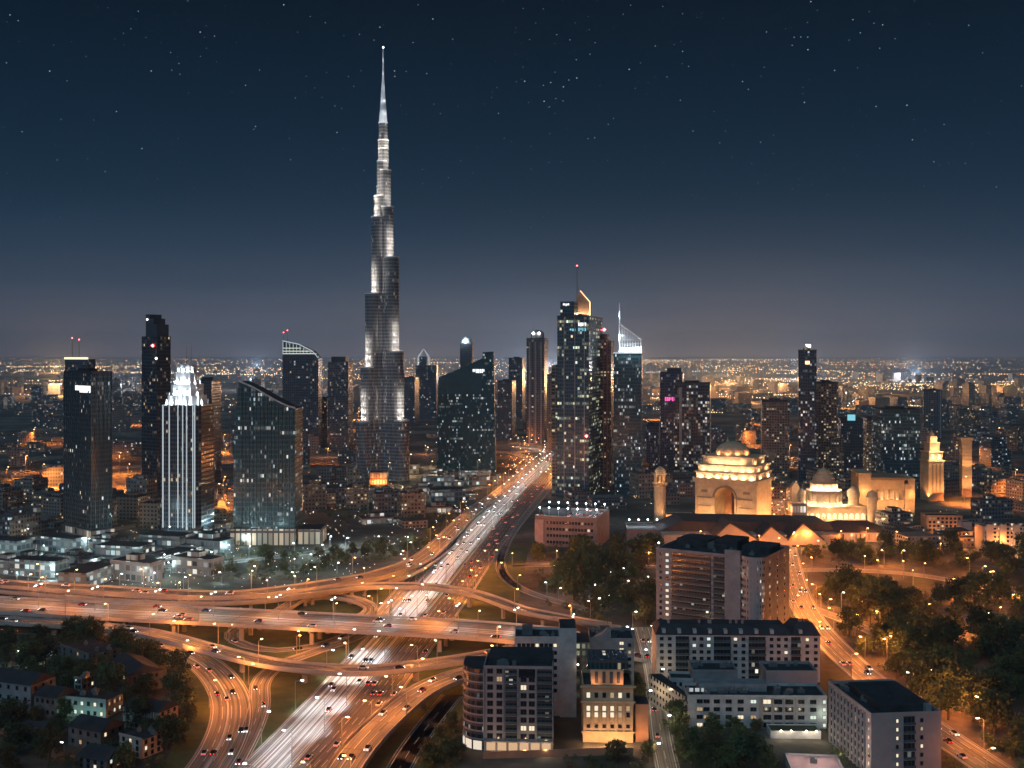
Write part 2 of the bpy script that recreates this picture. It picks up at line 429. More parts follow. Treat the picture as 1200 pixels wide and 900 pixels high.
ground_road('ST', 'road', [(752, 735, .02), (762, 770, .02), (768, 800, .02), (772, 840, .02), (778, 880, .02), (790, 930, .02)], 8, ASPH2, 2)
ground_road('RB', 'road', [(925, 668, .015), (985, 668, .015), (1060, 672, .015), (1130, 683, .015), (1210, 700, .015)], 11, ASPH2, 2)
ground_road('RC', 'road', [(950, 712, .012), (1010, 735, .012), (1060, 757, .012), (1110, 772, .012)], 9, ASPH2, 2)
ground_road('RD', 'road', [(600, 663, .02), (680, 662, .02), (760, 664, .02), (860, 667, .02), (925, 666, .02)], 9, ASPH2, 2)
ground_road('RE', 'road', [(985, 682, .01), (1030, 688, .01), (1058, 697, .01)], 12, ASPH2, 2)
ground_road('UH', 'road', [(455, 925, .02), (480, 880, .02), (508, 842, .02), (530, 815, .02)], 9, ASPH2, 2)
ground_road('FAR', 'road', [(-100, 560, .02), (60, 552, .02), (240, 543, .02), (420, 535, .02), (560, 531, .02), (700, 527, .02)], 22, ASPH2, 4)

GR = ('HWL', 'HWR', 'HWS', 'G', 'F', 'E')
flyover('B', 'broad eight lane flyover with pale strips drawn as traffic light trails crossing the pale highway', [(-170, 700, 9), (0, 709, 9), (125, 716, 9), (250, 722, 9), (420, 731, 9), (550, 738, 9), (620, 744, 9), (672, 751, 8.4), (705, 758, 5), (738, 765, .5)], 33, ASPH2, 8, 34, GR, pale=((-3.4, -1.0), (.6, 2.2), (3.4, 4.4)))
flyover('A', 'wide upper ramp curving left from the highway below the glass towers', [(578, 582, .4), (549, 604, 2), (500, 650, 5), (450, 671, 6.5), (400, 681, 7), (325, 692, 7), (250, 697, 7), (120, 691, 7), (0, 684, 7), (-140, 672, 7)], 15, ASPH2, 3, 30, GR)
flyover('A2', 'narrow ramp running between the upper ramp and the broad flyover', [(532, 634, .6), (505, 656, 3), (470, 675, 5), (415, 689, 6), (312, 702, 6.4), (225, 705, 6.4), (100, 699, 6.4), (0, 691, 6.4), (-140, 680, 6.4)], 9.5, ASPH, 2, 30, GR)
flyover('C', 'slender curved flyover arching over the pale highway behind the broad flyover', [(330, 699, 7.2), (385, 691, 8.2), (440, 686, 8.6), (500, 687, 8.8), (550, 694, 8.8), (580, 703, 8.8), (610, 714, 8.6), (650, 722, 8.2), (688, 728, 5), (722, 733, .5)], 9, ASPH2, 2, 28, GR)
flyover('LP', 'small tight loop ramp rising inside the interchange', [(318, 722, 3.6), (337, 711, 3.6), (350, 703, 3.6), (378, 698, 3.6), (410, 701, 3.6), (430, 708, 3.6), (434, 716, 3.6), (420, 724, 3.6), (390, 729, 3.6)], 7.5, ASPH2, 2, 26, GR)
flyover('D', 'lower two lane flyover sweeping in front of the broad flyover', [(-160, 718, 6.4), (0, 727, 6.4), (100, 733, 6.6), (160, 740, 7), (200, 748, 7), (267, 766, 7), (312, 776, 7), (357, 782, 7), (425, 785.5, 7), (487, 780, 7), (545, 772, 7), (590, 764, 7), (625, 757, 7)], 11, ASPH2, 2, 28, GR)
flyover('H', 'reddish elevated ramp curving out of the bottom edge of the view', [(690, 782, .4), (650, 779, 3.5), (610, 778, 6.6), (570, 784, 7.6), (545, 790, 7.6), (515, 800, 7.6), (484, 817, 7.4), (450, 846, 7), (420, 878, 6), (395, 915, 5), (360, 975, 4)], 13, ASPH2, 3, 27, ('HWR', 'HWL', 'UH'))

# ------------------------------------------------------------------ street lamps
def lamp_meshes(h, arm, double=False, bulb=None):
    k = MB(); k.tube((0, 0, 0), (0, 0, h), .22, .12, 6)
    for s in ((1, -1) if double else (1,)): k.tube((0, 0, h - .1), (s * arm, 0, h + .5), .10, .07, 5)
    hs = MB(); hs.prism([(-.55, -.28), (.55, -.28), (.55, .28), (-.55, .28)], -.1, .1, 0, bottom=True)
    return k.data('pole', METAL), hs.data('lamp_head', bulb)
LM = {}
def street_lamp(loc, rz, h, arm, bulb, col, power, label, group, double=False, name='street_lamp', lit=True, spot=None):
    key = (h, arm, double, bulb.name)
    if key not in LM: LM[key] = lamp_meshes(h, arm, double, bulb)
    o = inst(name, LM[key][0], None, loc, rz); tag(o, label, 'street lamp', group)
    for s in ((1, -1) if double else (1,)):
        inst('lamp_head', LM[key][1], o, (s * arm, 0, h + .42))
        if lit: light((s * arm, 0, h + .15), power, col, o, .4, spot, (s * .35, 0, -1) if spot else None)
    return o
def blocked(q, h, own):
    for k, (fr, w, fly) in ROADS.items():
        if k == own: continue
        for p, n, d, s in fr:
            dx, dy = q.x - p.x, q.y - p.y
            if abs(dx * n.x + dy * n.y) < w / 2 + 1.2 and abs(dx * d.x + dy * d.y) < 5:
                if fly and q.z - 1 < p.z < q.z + h + 2: return True
                if not fly and q.z < 2 and not (k[:2] == 'HW' and own[:2] == 'HW'): return True
    return False
def lamps_along(key, sp, h, arm, bulb, col, power, label, group, off=None, double=False, sides=(1,), start=0, end=1e9, dmax=2000, spot=None):
    fr, w, fly = ROADS[key]; nxt = start; i = 0
    for p, n, d, s in fr:
        if s < nxt or s > end: continue
        if p.y > dmax or p.y < 330: continue
        sd = sides[i % len(sides)]
        o = off if off is not None else sd * (w / 2 - (.16 if fly else -.9))
        q = p + n * o
        if blocked(q, h, key): nxt = s + 4; continue
        nxt = s + sp; i += 1
        street_lamp((q.x, q.y, p.z + (.95 if fly and off is None else 0)), math.atan2(n.y, n.x) + (math.pi if sd > 0 else 0), h, arm, bulb, col, power, label, group, double, spot=spot)
# ------------------------------------------------------------------ lamps of the interchange
SODL = (1.0, .285, .052)
lamps_along('HWL', 30, 13, 3.0, E_LED, LED, 14000, 'tall added white lamp whitening the highway from its median', 'added white lamps along the highway median', off=9.7, sides=(1,), spot=105)  # median and kerb lamps added to whiten the carriageway like headlight trails
lamps_along('HWL', 34, 12, 3.0, E_LED, LED, 10500, 'added white lamp on the outer kerb whitening the highway carriageway', 'added white lamps on the highway kerb', sides=(-1,), start=17, spot=105)
lamps_along('HWR', 30, 12, 2.8, E_SOD, SODL, 18593, 'orange lamp beside the dark outbound highway carriageway', 'orange lamps beside the highway', sides=(1,))
lamps_along('HWS', 36, 11, 2.4, E_SOD, SODL, 18593, 'orange lamp beside the side road left of the highway', 'orange lamps along the side road', sides=(-1,))
lamps_along('B', 34, 12, 2.6, E_SOD, SODL, 18593, 'orange lamp on the parapet of the broad flyover', 'orange lamps along the broad flyover', sides=(1, -1))
lamps_along('B', 30, 12, 2.4, E_LED, LED, 3600, 'added twin arm lamp whitening the middle of the broad flyover', 'added pale lamps along the broad flyover', off=0, double=True, start=15, spot=120)  # added lamps whiten the middle lanes in place of light trails
lamps_along('A', 34, 11, 2.4, E_SOD, SODL, 15312, 'orange lamp on the parapet of the wide upper ramp', 'orange lamps along the upper ramp', sides=(1, -1))
lamps_along('A2', 45, 10, 2.2, E_SOD, SODL, 9843, 'orange lamp on the narrow ramp beside the broad flyover', 'orange lamps along the narrow ramp', sides=(-1,))
lamps_along('C', 36, 10, 2.2, E_SOD, SODL, 10937, 'orange lamp on the slender curved flyover', 'orange lamps along the curved flyover', sides=(1,))
lamps_along('LP', 32, 9, 2, E_SOD, SODL, 7875, 'orange lamp on the small loop ramp', 'orange lamps around the loop ramp', sides=(-1,))
lamps_along('D', 34, 10, 2.2, E_SOD, SODL, 12250, 'orange lamp on the lower two lane flyover', 'orange lamps along the lower flyover', sides=(-1, 1))
lamps_along('E', 32, 11, 2.4, E_SOD, SODL, 15312, 'orange lamp beside the big bend of the lower left road', 'orange lamps along the lower left bend', sides=(1, -1))
lamps_along('F', 32, 9, 2, E_SOD, SODL, 7875, 'orange lamp beside the winding road inside the interchange', 'orange lamps along the winding road', sides=(1,))
lamps_along('G', 32, 9, 2, E_SOD, SODL, 7875, 'orange lamp beside the hairpin road inside the interchange', 'orange lamps along the hairpin road', sides=(-1,))
lamps_along('H', 30, 10, 2.2, E_SOD, SODL, 14218, 'orange lamp on the reddish ramp at the bottom edge', 'orange lamps along the reddish ramp', sides=(1, -1))
lamps_along('RR', 28, 11, 2.4, E_SOD, SODL, 17500, 'orange lamp beside the avenue running past the pale apartment blocks', 'orange lamps along the right avenue', sides=(1, -1))

# ------------------------------------------------------------------ haze
m = bpy.data.materials.new('night_haze'); m.use_nodes = True
t = m.node_tree; t.nodes.clear()
v = nn(t, 'ShaderNodeVolumePrincipled'); v.inputs['Density'].default_value = 7.2e-5
v.inputs['Color'].default_value = (.52, .72, .95, 1); v.inputs['Anisotropy'].default_value = 0
o = nn(t, 'ShaderNodeOutputMaterial'); t.links.new(v.outputs[0], o.inputs['Volume'])
k = MB(); k.box(-31000, 31000, -2000, 31000, -1, 620)
tag(k.build('haze', m), kind='stuff')
# ------------------------------------------------------------------ glass towers
def corner_frame(pxL, pxC, pxR, d, a, dp=None, wl=None):
    """footprint whose left end, near corner and right end show at three photo columns; a = turn of the left face"""
    Cx = X(pxC, d); kL, kR = (pxL - 600) / F, (pxR - 600) / F; ca, sa = math.cos(rad(a)), math.sin(rad(a))
    w = wl or (Cx - kL * d) / (ca + kL * sa)
    dp = dp or (kR * d - Cx) / (sa - kR * ca)
    u1, u2 = Vector((-ca, sa, 0)), Vector((sa, ca, 0))
    c = Vector((Cx, d, 0)) + u1 * w / 2 + u2 * dp / 2
    return c, -rad(a), w, dp
class Ctx: pass
def tower(label, name, pxL, pxC, pxR, ptop, d, a, mats, cat='skyscraper', dp=None, bay=None, roof=True, z0=0, fins=None):
    c, rz, w, dpp = corner_frame(pxL, pxC, pxR, d, a, dp)
    t = Ctx(); t.w, t.dp, t.h, t.d = w, dpp, Z(ptop, d), d
    t.px = d / F
    t.root = empty(name, c, rz, label, cat)
    k = MB(); k.box(-w / 2, w / 2, -dpp / 2, dpp / 2, z0, t.h, 0, 1, bay)
    t.body = k.build('tower_body', mats, t.root)
    if roof:
        k = MB(); e = .25
        k.box(-w / 2 - e, w / 2 + e, -dpp / 2 - e, -dpp / 2 + .3, t.h - .6, t.h + 1.3); k.box(-w / 2 - e, w / 2 + e, dpp / 2 - .3, dpp / 2 + e, t.h - .6, t.h + 1.3)
        k.box(-w / 2 - e, -w / 2 + .3, -dpp / 2 + .3, dpp / 2 - .3, t.h - .6, t.h + 1.29); k.box(w / 2 - .3, w / 2 + e, -dpp / 2 + .3, dpp / 2 - .3, t.h - .6, t.h + 1.29)
        k.build('parapet', DMETAL, t.root)
        k = MB(); k.box(-w * .22, w * .18, -dpp * .2, dpp * .25, t.h + .01, t.h + 3.4); k.build('plant_room', ROOF, t.root)
    if fins:
        fm, step, fw = fins
        n = max(2, round(w / step))
        for i in range(n + 1):
            k = MB(); x = -w / 2 + w * i / n; k.box(x - fw / 2, x + fw / 2, -dpp / 2 - .45, -dpp / 2 - .003, z0, t.h - .7); k.build('fin', fm, t.root)
        n = max(1, round(dpp / step))
        sgn = 1 if X((pxL + pxR) / 2, d) < 0 else -1
        for i in range(1, n + 1):
            k = MB(); y = -dpp / 2 + dpp * i / n; x = sgn * w / 2; x0, x1 = sorted((x + sgn * .003, x + sgn * .45)); k.box(x0, x1, y - fw / 2, y + fw / 2, z0, t.h - .7); k.build('fin', fm, t.root)
    return t
def mast(root, x, y, z0, z1, r=.5, m=None, beacon=False, name='mast'):
    k = MB(); k.tube((x, y, z0), (x, y, z1), r, r * .45, 6); o = k.build(name, m or METAL, root)
    if beacon:
        k = MB(); k.lathe([(0, -.9), (.9, 0), (0, .9)], 8); k.build('beacon', E_RED, root, (x, y, z1 + .6))
    return o
def beacon(root, x, y, z, r=1.0, m=None):
    k = MB(); k.lathe([(0, -r), (r, 0), (0, r)], 8); return k.build('beacon', m or E_RED, root, (x, y, z))
def sign(root, x0, x1, y, z0, z1, m, seed=3):
    """a lit rooftop sign too small to read: a row of glowing letter blocks"""
    r = random.Random(seed); k = MB(); x = x0
    while x < x1 - .8:
        w = r.uniform(1.0, 2.0); w = min(w, x1 - x)
        k.box(x, x + w, y - .25, y, z0 + (0 if r.random() < .7 else (z1 - z0) * .3), z1); x += w + .8
    return k.build('sign_lettering', m, root)

G_DARK = facade('dark_curtain_wall', (.016, .034, .044), (.040, .060, .070), 1.7, 3.7, .05, MIXD, 1.5, .16, band=.02)
G_TEAL = facade('teal_curtain_wall', (.012, .048, .062), (.030, .075, .090), 1.7, 3.7, .09, COOL, 1.2, .14, band=.075)
G_TEAL2 = facade('deep_teal_curtain_wall', (.010, .042, .056), (.024, .060, .074), 1.6, 3.6, .12, COOL, 1.3, .12, band=.08)
G_BLUE = facade('blue_curtain_wall', (.014, .044, .066), (.040, .076, .096), 2.4, 3.8, .10, YELL, 1.5, .10, band=.10)
G_SLATE = facade('slate_facade', (.022, .034, .046), (.060, .072, .086), 2.2, 3.5, .14, MIXD, 1.1, .2, band=.02)
G_RES = facade('residential_facade', (.020, .020, .024), (.13, .11, .105), 3.0, 3.2, .18, WARM, 1.2, .24, (.3, .2), band=.0)
G_BRN = facade('brown_residential_facade', (.024, .018, .018), (.17, .105, .085), 3.0, 3.1, .30, WARM, 1.1, .22, (.3, .2), band=.0)
G_RED = facade('red_frame_facade', (.026, .014, .016), (.16, .060, .050), 3.2, 3.4, .26, WARM, 1.0, .2, (.3, .18), band=.0)
G_PURP = facade('purple_dusk_facade', (.026, .022, .044), (.065, .058, .090), 2.2, 3.4, .15, MIXD, 1.0, .2, band=.03)
G_BALC = facade('balcony_facade', (.016, .018, .020), (.10, .085, .075), 4.5, 3.5, .22, YELL, 1.0, .1, (.34, .1), band=.05)
E_SIGN = em('white_sign', (.95, .98, 1.0), 1.6); E_CYAN = em('cyan_sign', (.30, .80, .95), .8); E_WARMS = em('warm_strip', (1.0, .66, .32), 2.2); E_COOLS = em('cool_strip', (.80, .93, 1.0), .55)
E_PINK = em('magenta_sign', (1.0, .12, .45), 1.6); E_VIOL = em('violet_sign', (.30, .24, 1.0), 1.4)

# broad dark tower with white sign, far left
t = tower('dark glass tower with thin vertical ribs and a white lit sign under its roof', 'glass_tower', 75, 107, 131, 437, 880, 42, [G_DARK, ROOF], bay=1.7, fins=(pm('rib_metal', (.10, .13, .15), .4, .6), 3.4, .5))
sign(t.root, -t.w * .05, t.w * .52, -t.dp / 2 - .5, t.h - 16, t.h - 10.5, E_SIGN, 5)
k = MB(); k.box(-t.w * .56, t.w * .56, -t.dp * .58, t.dp * .55, 0, 7, 0, 1); k.build('podium', [facade('shop_podium', (.05, .05, .05), (.12, .12, .12), 4, 7, .5, MIXD, 1.0, .1), ROOF], t.root)
# building behind it with the amber edge
t = tower('dark block with an amber lit roof edge and twin antennas behind the white sign tower', 'office_tower', 76, 103, 112, 421, 1420, 20, [G_SLATE, ROOF], cat='skyscraper', roof=False)
k = MB(); k.box(-t.w / 2 - .5, t.w / 2 + .5, -t.dp / 2 - .6, -t.dp / 2 - .1, t.h, t.h + 2.4); k.build('lit_roof_edge', E_WARMS, t.root)
mast(t.root, -t.w * .35, 0, t.h, t.h + 27, .6, None, True); mast(t.root, -t.w * .05, 0, t.h, t.h + 25, .5, None, True)
k = MB(); k.box(-t.w / 2, t.w * .9, -t.dp / 2 - 3, -t.dp / 2 - .01, 0, t.h - 22, 0, 1); k.build('lower_wing', [G_SLATE, ROOF], t.root)
# tall dark stepped tower
t = tower('tall dark slab tower with a stepped notched crown and one red beacon', 'glass_tower', 166, 184, 200, 394, 1130, 35, [facade('charcoal_tower', (.012, .018, .026), (.034, .040, .050), 2.4, 3.6, .10, WARM, .9, .2, band=.0), ROOF], roof=False)
for x0, x1, pt in ((-.30, -.02, 368), (-.02, .22, 373), (.22, .44, 380)):
    k = MB(); k.box(t.w * x0 + .02, t.w * x1 - .02, -t.dp * .42, t.dp * .42, t.h + .01, Z(pt, t.d), 0, 1); k.build('crown_block', [pm('crown_stone', (.05, .06, .075), .5), ROOF], t.root)
beacon(t.root, t.w * .25, -t.dp / 2 - .6, Z(405, t.d), 1.8); beacon(t.root, t.w * .48, -t.dp / 2 - .6, Z(420, t.d), 1.2, E_WHITE)
beacon(t.root, -t.w * .18, -t.dp * .45, Z(374, t.d), .9, E_WHITE)
# white crowned tower
dd = 898
root = empty('crowned_tower', (X(212.5, dd), dd + 17, 0), rad(-8), 'slim tower with bright white lit crown, twin antennas and white vertical strips', 'skyscraper')
px = dd / F
G_CR = facade('crowned_tower_facade', (.012, .016, .024), (.050, .055, .065), 2.2, 3.6, .07, WARM, 1.0, .16, band=.03)
def octo(r, c=.35): 
    q = r * (1 - c * .8)
    return [(-q, -r), (q, -r), (r, -q), (r, q), (q, r), (-q, r), (-r, q), (-r, -q)]
WCR = pm('white_crown_stone', (.72, .74, .76), .6, var=.08)
zt = [Z(475, dd), Z(464, dd), Z(451, dd), Z(437, dd), Z(428, dd)]
k = MB(); k.prism(octo(25.5 * px), 0, zt[0], 0, 1, 2.2); k.build('tower_body', [G_CR, ROOF], root)
for r, z0, z1 in ((18.5, zt[0], zt[1]), (15.5, zt[1], zt[2]), (12, zt[2], zt[3]), (8.5, zt[3], zt[4])):
    k = MB(); k.prism(octo(r * px), z0 + .01, z1, 0, 1); k.build('crown_tier', [WCR, ROOF], root)
for r, z0, n in ((24.5, zt[0], 8), (17.5, zt[1], 8), (14.5, zt[2], 8), (11, zt[3], 6)):
    for i in range(n):
        th = 2 * math.pi * (i + .5) / n; x, y = r * px * math.cos(th) * .96, r * px * math.sin(th) * .96
        k = MB(); k.prism([(x - .5, y - .5), (x + .5, y - .5), (x + .5, y + .5), (x - .5, y + .5)], z0, z0 + 4.5); k.build('crown_pinnacle', WCR, root)
        if y < 4: light((x * 1.04, y * 1.10, z0 + 1.6), 5200, (.86, .95, 1.0), root, .5)
for x in (-25.5, -19.5, -11, 0, 6, 11, 20.4, 25.5):
    xx = x * px * (.72 if abs(x) > 22 else .98); yy = -25.5 * px - .35 if abs(x) < 19 else -25.5 * px + (abs(xx) - 25.5 * px * .72) - .35
    k = MB(); k.box(xx - .32, xx + .32, yy - .3, yy + .3, 6, zt[0] + (10 if abs(x) < 12 else 0)); k.build('light_strip', E_COOLS, root)
mast(root, -1.2 * px, 0, zt[4], Z(406, dd), .3); mast(root, 4.8 * px, 0, zt[4], Z(404, dd), .3)
# curved glass tower with slanted roof
dd = 850
def outl(pts, d): return [(X(p, d), Z(q, d)) for p, q in pts]
O = outl([(273, 639), (345, 639), (346, 479), (338, 477), (325, 471), (312, 463.5), (297, 454.8), (280, 447.5), (277.5, 470), (275, 500), (273.5, 540)], dd)
cx = X(310, dd); O = [(x - cx, max(z, 0)) for x, z in O]
root = empty('slanted_glass_tower', (cx, dd, 0), 0, 'broad teal glass tower with a curved roof sloping down to the right', 'skyscraper')
k = MB(); k.prof(O, 0, 31, 0, 0, 1); k.build('tower_body', [G_TEAL, ROOF], root)
k = MB()
for (x0, z0), (x1, z1) in zip(O[2:8], O[3:8]): k.prof([(x1, z1 + .02), (x0, z0 + .02), (x0, z0 + 1.3), (x1, z1 + 1.3)], -.5, .6)
k.build('roof_edge', pm('bright_edge', (.45, .52, .55), .35, .5), root)
RIB = pm('teal_rib', (.03, .065, .075), .4, .5)
for i in range(17):
    x = O[0][0] + 1.5 + (O[1][0] - O[0][0] - 2.5) * i / 16
    zt_ = None
    for (xa, za), (xb, zb) in zip(O[2:8], O[3:8]):
        if xb <= x <= xa: zt_ = zb + (za - zb) * (x - xb) / (xa - xb + 1e-9)
    if zt_ is None: continue
    k = MB(); k.box(x - .16, x + .16, -.5, -.004, 14, zt_ - .5); k.build('fin', RIB, root)
k = MB(); k.box(O[0][0] - 1.5, O[1][0] + 1, -2.5, -.01, 0, 13, 0, 1); k.build('lit_base', [facade('lit_base', (.3, .25, .2), (.06, .05, .045), 4.2, 11, .95, WARM, .55, .14, (.06, .1), band=.3), ROOF], root)
k = MB(); k.box(O[1][0] + 2, O[1][0] + 20, 2, 30, 0, 12, 0, 1, 4.2); k.build('annex', [facade('lit_base', 0, 0), ROOF], root)
# slanted tower with lit lattice top
dd = 1700
O = outl([(331, 530), (373, 530), (373, 420), (366, 412), (350, 404), (331, 400)], dd); cx = X(352, dd); O = [(x - cx, max(0, z)) for x, z in O]
root = empty('slanted_glass_tower', (cx, dd, 0), 0, 'blue grey tower with a lit triangular top and two red beacons', 'skyscraper')
k = MB(); k.prof(O, 0, 34, 0, 0, 1); k.build('tower_body', [facade('slate_blue_wall', (.016, .030, .045), (.050, .070, .090), 3.2, 4.0, .10, MIXD, 1.0, .2, band=.02), ROOF], root)
px = dd / F
for i in range(9):
    x = O[0][0] + .8 + i * 4 * px
    z1 = O[5][1] + (O[4][1] - O[5][1]) * min(1, i * 4 / 19) + (0 if i < 5 else -(i - 4.75) * 2.2 * px)
    k = MB(); k.box(x - .45, x + .45, -.6, -.01, Z(414.5, dd), max(z1 - 1, Z(413, dd))); k.build('lit_mullion', E_COOLS, root)
for zz in (414.5, 411.5, 408):
    x1 = O[0][0] + (40 if zz > 413 else 32 if zz > 410 else 22) * px
    k = MB(); k.box(O[0][0] + .4, x1, -.55, -.02, Z(zz, dd) - .5, Z(zz, dd) + .5); k.build('lit_transom', em('pale_green_strip', (.95, 1.0, .78), .9), root)
k = MB()
for (x0, z0), (x1, z1) in zip(O[2:5], O[3:6]): k.prof([(x1, z1 + .02), (x0, z0 + .02), (x0, z0 + 1.6), (x1, z1 + 1.6)], -.8, .6)
k.build('roof_edge', E_COOLS, root)
mast(root, O[0][0] + 1, 3, O[5][1], Z(390, dd), .5, None, True); mast(root, O[0][0] + 7, 3, O[5][1], Z(387.5, dd), .5, None, True)
# small dark tower right of it
t = tower('small dark tower with a flat cap between the lit triangle tower and the spire', 'office_tower', 384, 408, 410, 424, 1640, 5, [G_SLATE, ROOF], roof=False, dp=34)
k = MB(); k.box(-t.w * .38, t.w * .32, -t.dp * .3, t.dp * .3, t.h + .01, Z(418, t.d), 0); k.build('roof_cap', DMETAL, t.root)
# dark slanted tower right of the spire
G_T7 = facade('dark_slanted_wall', (.010, .055, .075), (.020, .070, .088), 1.6, 3.6, .11, COOL, 1.0, .14, rough=.35, band=.08, spec=.12)
dd = 1369
O = outl([(512, 554), (581, 554), (578.5, 412), (565.5, 412.5), (565.5, 420), (539, 431.5), (513.5, 442.5)], dd); cx = X(546, dd); O = [(x - cx, max(0, z)) for x, z in O]
root = empty('slanted_glass_tower', (cx, dd, 0), 0, 'dark teal tower with a roof rising to a square peak and a small white sign', 'skyscraper')
k = MB(); k.prof(O, 0, 36, 0, 0, 1); k.build('tower_body', [G_T7, ROOF], root)
k = MB()
k.prof([O[0], O[1], (O[1][0], 1), (O[0][0], 1)], -.3, -.01); 
k = MB(); k.prof([(O[6][0] + .1, O[6][1] - 20), (O[4][0] - 1, O[6][1] - 20), (O[4][0] - .2, O[4][1] - 1.5), (O[6][0] + .1, O[6][1] - 1)], -.4, -.01); k.build('dark_screen', pm('deep_teal_screen', (.012, .075, .10), .5, var=.2), root)
sign(root, X(554, dd) - cx, X(567.5, dd) - cx, -.5, Z(437, dd), Z(432.5, dd), E_SIGN, 8)
# slim lit-topped tower behind
t = tower('slim tower with a glowing rounded cap rising behind the square peak', 'office_tower', 539, 553, 555, 402, 2100, 5, [facade('slate_blue_wall', 0, 0), ROOF], roof=False, dp=26)
k = MB(); k.lathe([(7 * t.px, t.h + .01), (6.5 * t.px, t.h + 5), (4.5 * t.px, t.h + 10), (0, t.h + 13.5)], 14); k.build('rounded_cap', WCR, t.root)
light((-3, -t.dp / 2 - 5, t.h + 5), 16000, LED, t.root)
# faint tower with pyramid outline
t = tower('hazy tower topped by an outlined glowing pyramid', 'office_tower', 487, 511, 513, 428, 2400, 4, [facade('slate_blue_wall', 0, 0), ROOF], roof=False, dp=40)
k = MB(); a_ = -t.w * .12
for p in ((a_ - 7.5 * t.px, -8), (a_ + 5 * t.px, -8), (a_ + 5 * t.px, 8), (a_ - 7.5 * t.px, 8)): 
    k = MB(); k.tube((p[0], p[1], t.h), (p[0], p[1], Z(418, t.d)), .7, .7, 5); k.tube((p[0], p[1], Z(418, t.d)), (a_ - 1.2 * t.px, 0, Z(409, t.d)), .7, .5, 5); k.build('lit_frame', E_COOLS, t.root)
k = MB(); k.box(a_ - 6 * t.px, a_ + 3.5 * t.px, -7, 7, t.h + .01, Z(418, t.d)); k.build('lantern', G_TEAL, t.root)
# grey residential tower with two lights on top
t = tower('tall grey residential tower with two bright lamps on its rounded top', 'residential_tower', 617, 638, 642, 396, 1790, 12, [facade('grey_res_tower', (.022, .024, .030), (.10, .10, .11), 4.2, 3.6, .05, WARM, 1.1, .16, band=.0), ROOF], roof=False, dp=36)
k = MB(); k.lathe([(8 * t.px, t.h + .01), (8 * t.px, Z(390, t.d)), (6 * t.px, Z(388, t.d)), (0, Z(386, t.d))], 14); k.build('crown', pm('grey_crown', (.25, .25, .26), .6), t.root)
for x in (-3.5, 3.5): beacon(t.root, x * t.px, -8.6 * t.px, Z(390.5, t.d), 2.6, E_WHITE)
for x in (-.32, 0, .32): 
    k = MB(); k.box(t.w * x - 1.2, t.w * x + 1.2, -t.dp / 2 - 1.2, -t.dp / 2 - .01, 0, t.h - 6); k.build('pier_rib', pm('grey_crown', 0), t.root)
# central tall glass tower
dd = 1116
t = tower('tallest blue glass tower of the centre with a copper fin crown and red tipped mast', 'glass_tower', 653, 690, 706, 371, dd, 14, [G_BLUE, ROOF], bay=2.4)
px = t.px
k = MB(); k.box(-t.w / 2 - .3, -t.w * .06, -t.dp * .3, t.dp / 2 + 6, 0, Z(352, dd), 0, 1, 2.4); k.build('rear_shaft', [G_BLUE, ROOF], t.root)
k = MB(); k.box(-t.w / 2 - 7, -t.w / 2 - .31, -t.dp * .42, t.dp * .3, 0, Z(428, dd), 0, 1); k.build('balcony_wing', [G_BALC, ROOF], t.root)
sign(t.root, -t.w * .42, -t.w * .2, -t.dp * .3 - .1, Z(357.5, dd), Z(354.5, dd), E_SIGN, 2)
sign(t.root, t.w * .17, t.w * .42, -t.dp / 2 - .1, Z(382, dd), Z(378, dd), E_SIGN, 4); sign(t.root, t.w * .17, t.w * .42, -t.dp / 2 - .1, Z(388, dd), Z(384, dd), E_CYAN, 9); sign(t.root, -t.w * .1, t.w * .08, -t.dp / 2 - .1, Z(388, dd), Z(385, dd), E_CYAN, 6)
k = MB(); xo = -t.w * .12
k.prof([(xo, t.h), (xo + 17 * px, t.h), (xo + 17 * px, Z(352, dd)), (xo + 13 * px, Z(349, dd)), (xo + 8 * px, Z(343, dd)), (xo + 5 * px, Z(338, dd)), (xo + .5, Z(345, dd))], -4, 8)
k.build('fin_crown', pm('copper_panel', (.42, .24, .15), .45, .3), t.root)
for i in range(3): light((xo + (3 + 6 * i) * px, -8.5, t.h + 4), 2400, (1.0, .72, .45), t.root)
light((xo - 3, -7, Z(360, dd)), 3500, WWH, t.root)
k = MB(); k.tube((xo + 17 * px, -4.3, t.h), (xo + 17 * px, -4.3, Z(352, dd)), .6, .6); k.tube((xo + 17 * px, -4.3, Z(352, dd)), (xo + 5 * px, -4.3, Z(338, dd)), .5, .5); k.build('fin_edge', E_WARMS, t.root)
mast(t.root, xo + .5, -2, t.h, Z(308, dd), .75, METAL, True)
for x in (-.28, .06, .36):
    k = MB(); k.box(t.w * x - .35, t.w * x + .35, -t.dp / 2 - .6, -t.dp / 2 - .003, 8, t.h - 1); k.build('fin', pm('pale_rib', (.25, .28, .30), .4, .4), t.root)
beacon(t.root, t.w * .43, -t.dp / 2 - 1.2, Z(511, dd), 1.7)
# red framed tower behind it
t = tower('reddish concrete tower with a red beacon squeezed between two glass towers', 'residential_tower', 702, 716, 722, 399, 1190, 12, [G_RED, ROOF], roof=False, dp=30)
mast(t.root, -t.w * .2, 0, t.h, Z(389, t.d), .5); beacon(t.root, -t.w * .2, -1, Z(386, t.d), 2.0)
k = MB(); k.box(-t.w * .4, t.w * .1, -t.dp * .3, t.dp * .3, t.h + .01, t.h + 7); k.build('roof_cap', G_RED, t.root)
for x in (-.46, -.1, .22): 
    k = MB(); k.box(t.w * x - .5, t.w * x + .5, -t.dp / 2 - .8, -t.dp / 2 - .003, 0, t.h); k.build('pier_rib', pm('red_rib', (.30, .12, .09), .7), t.root)
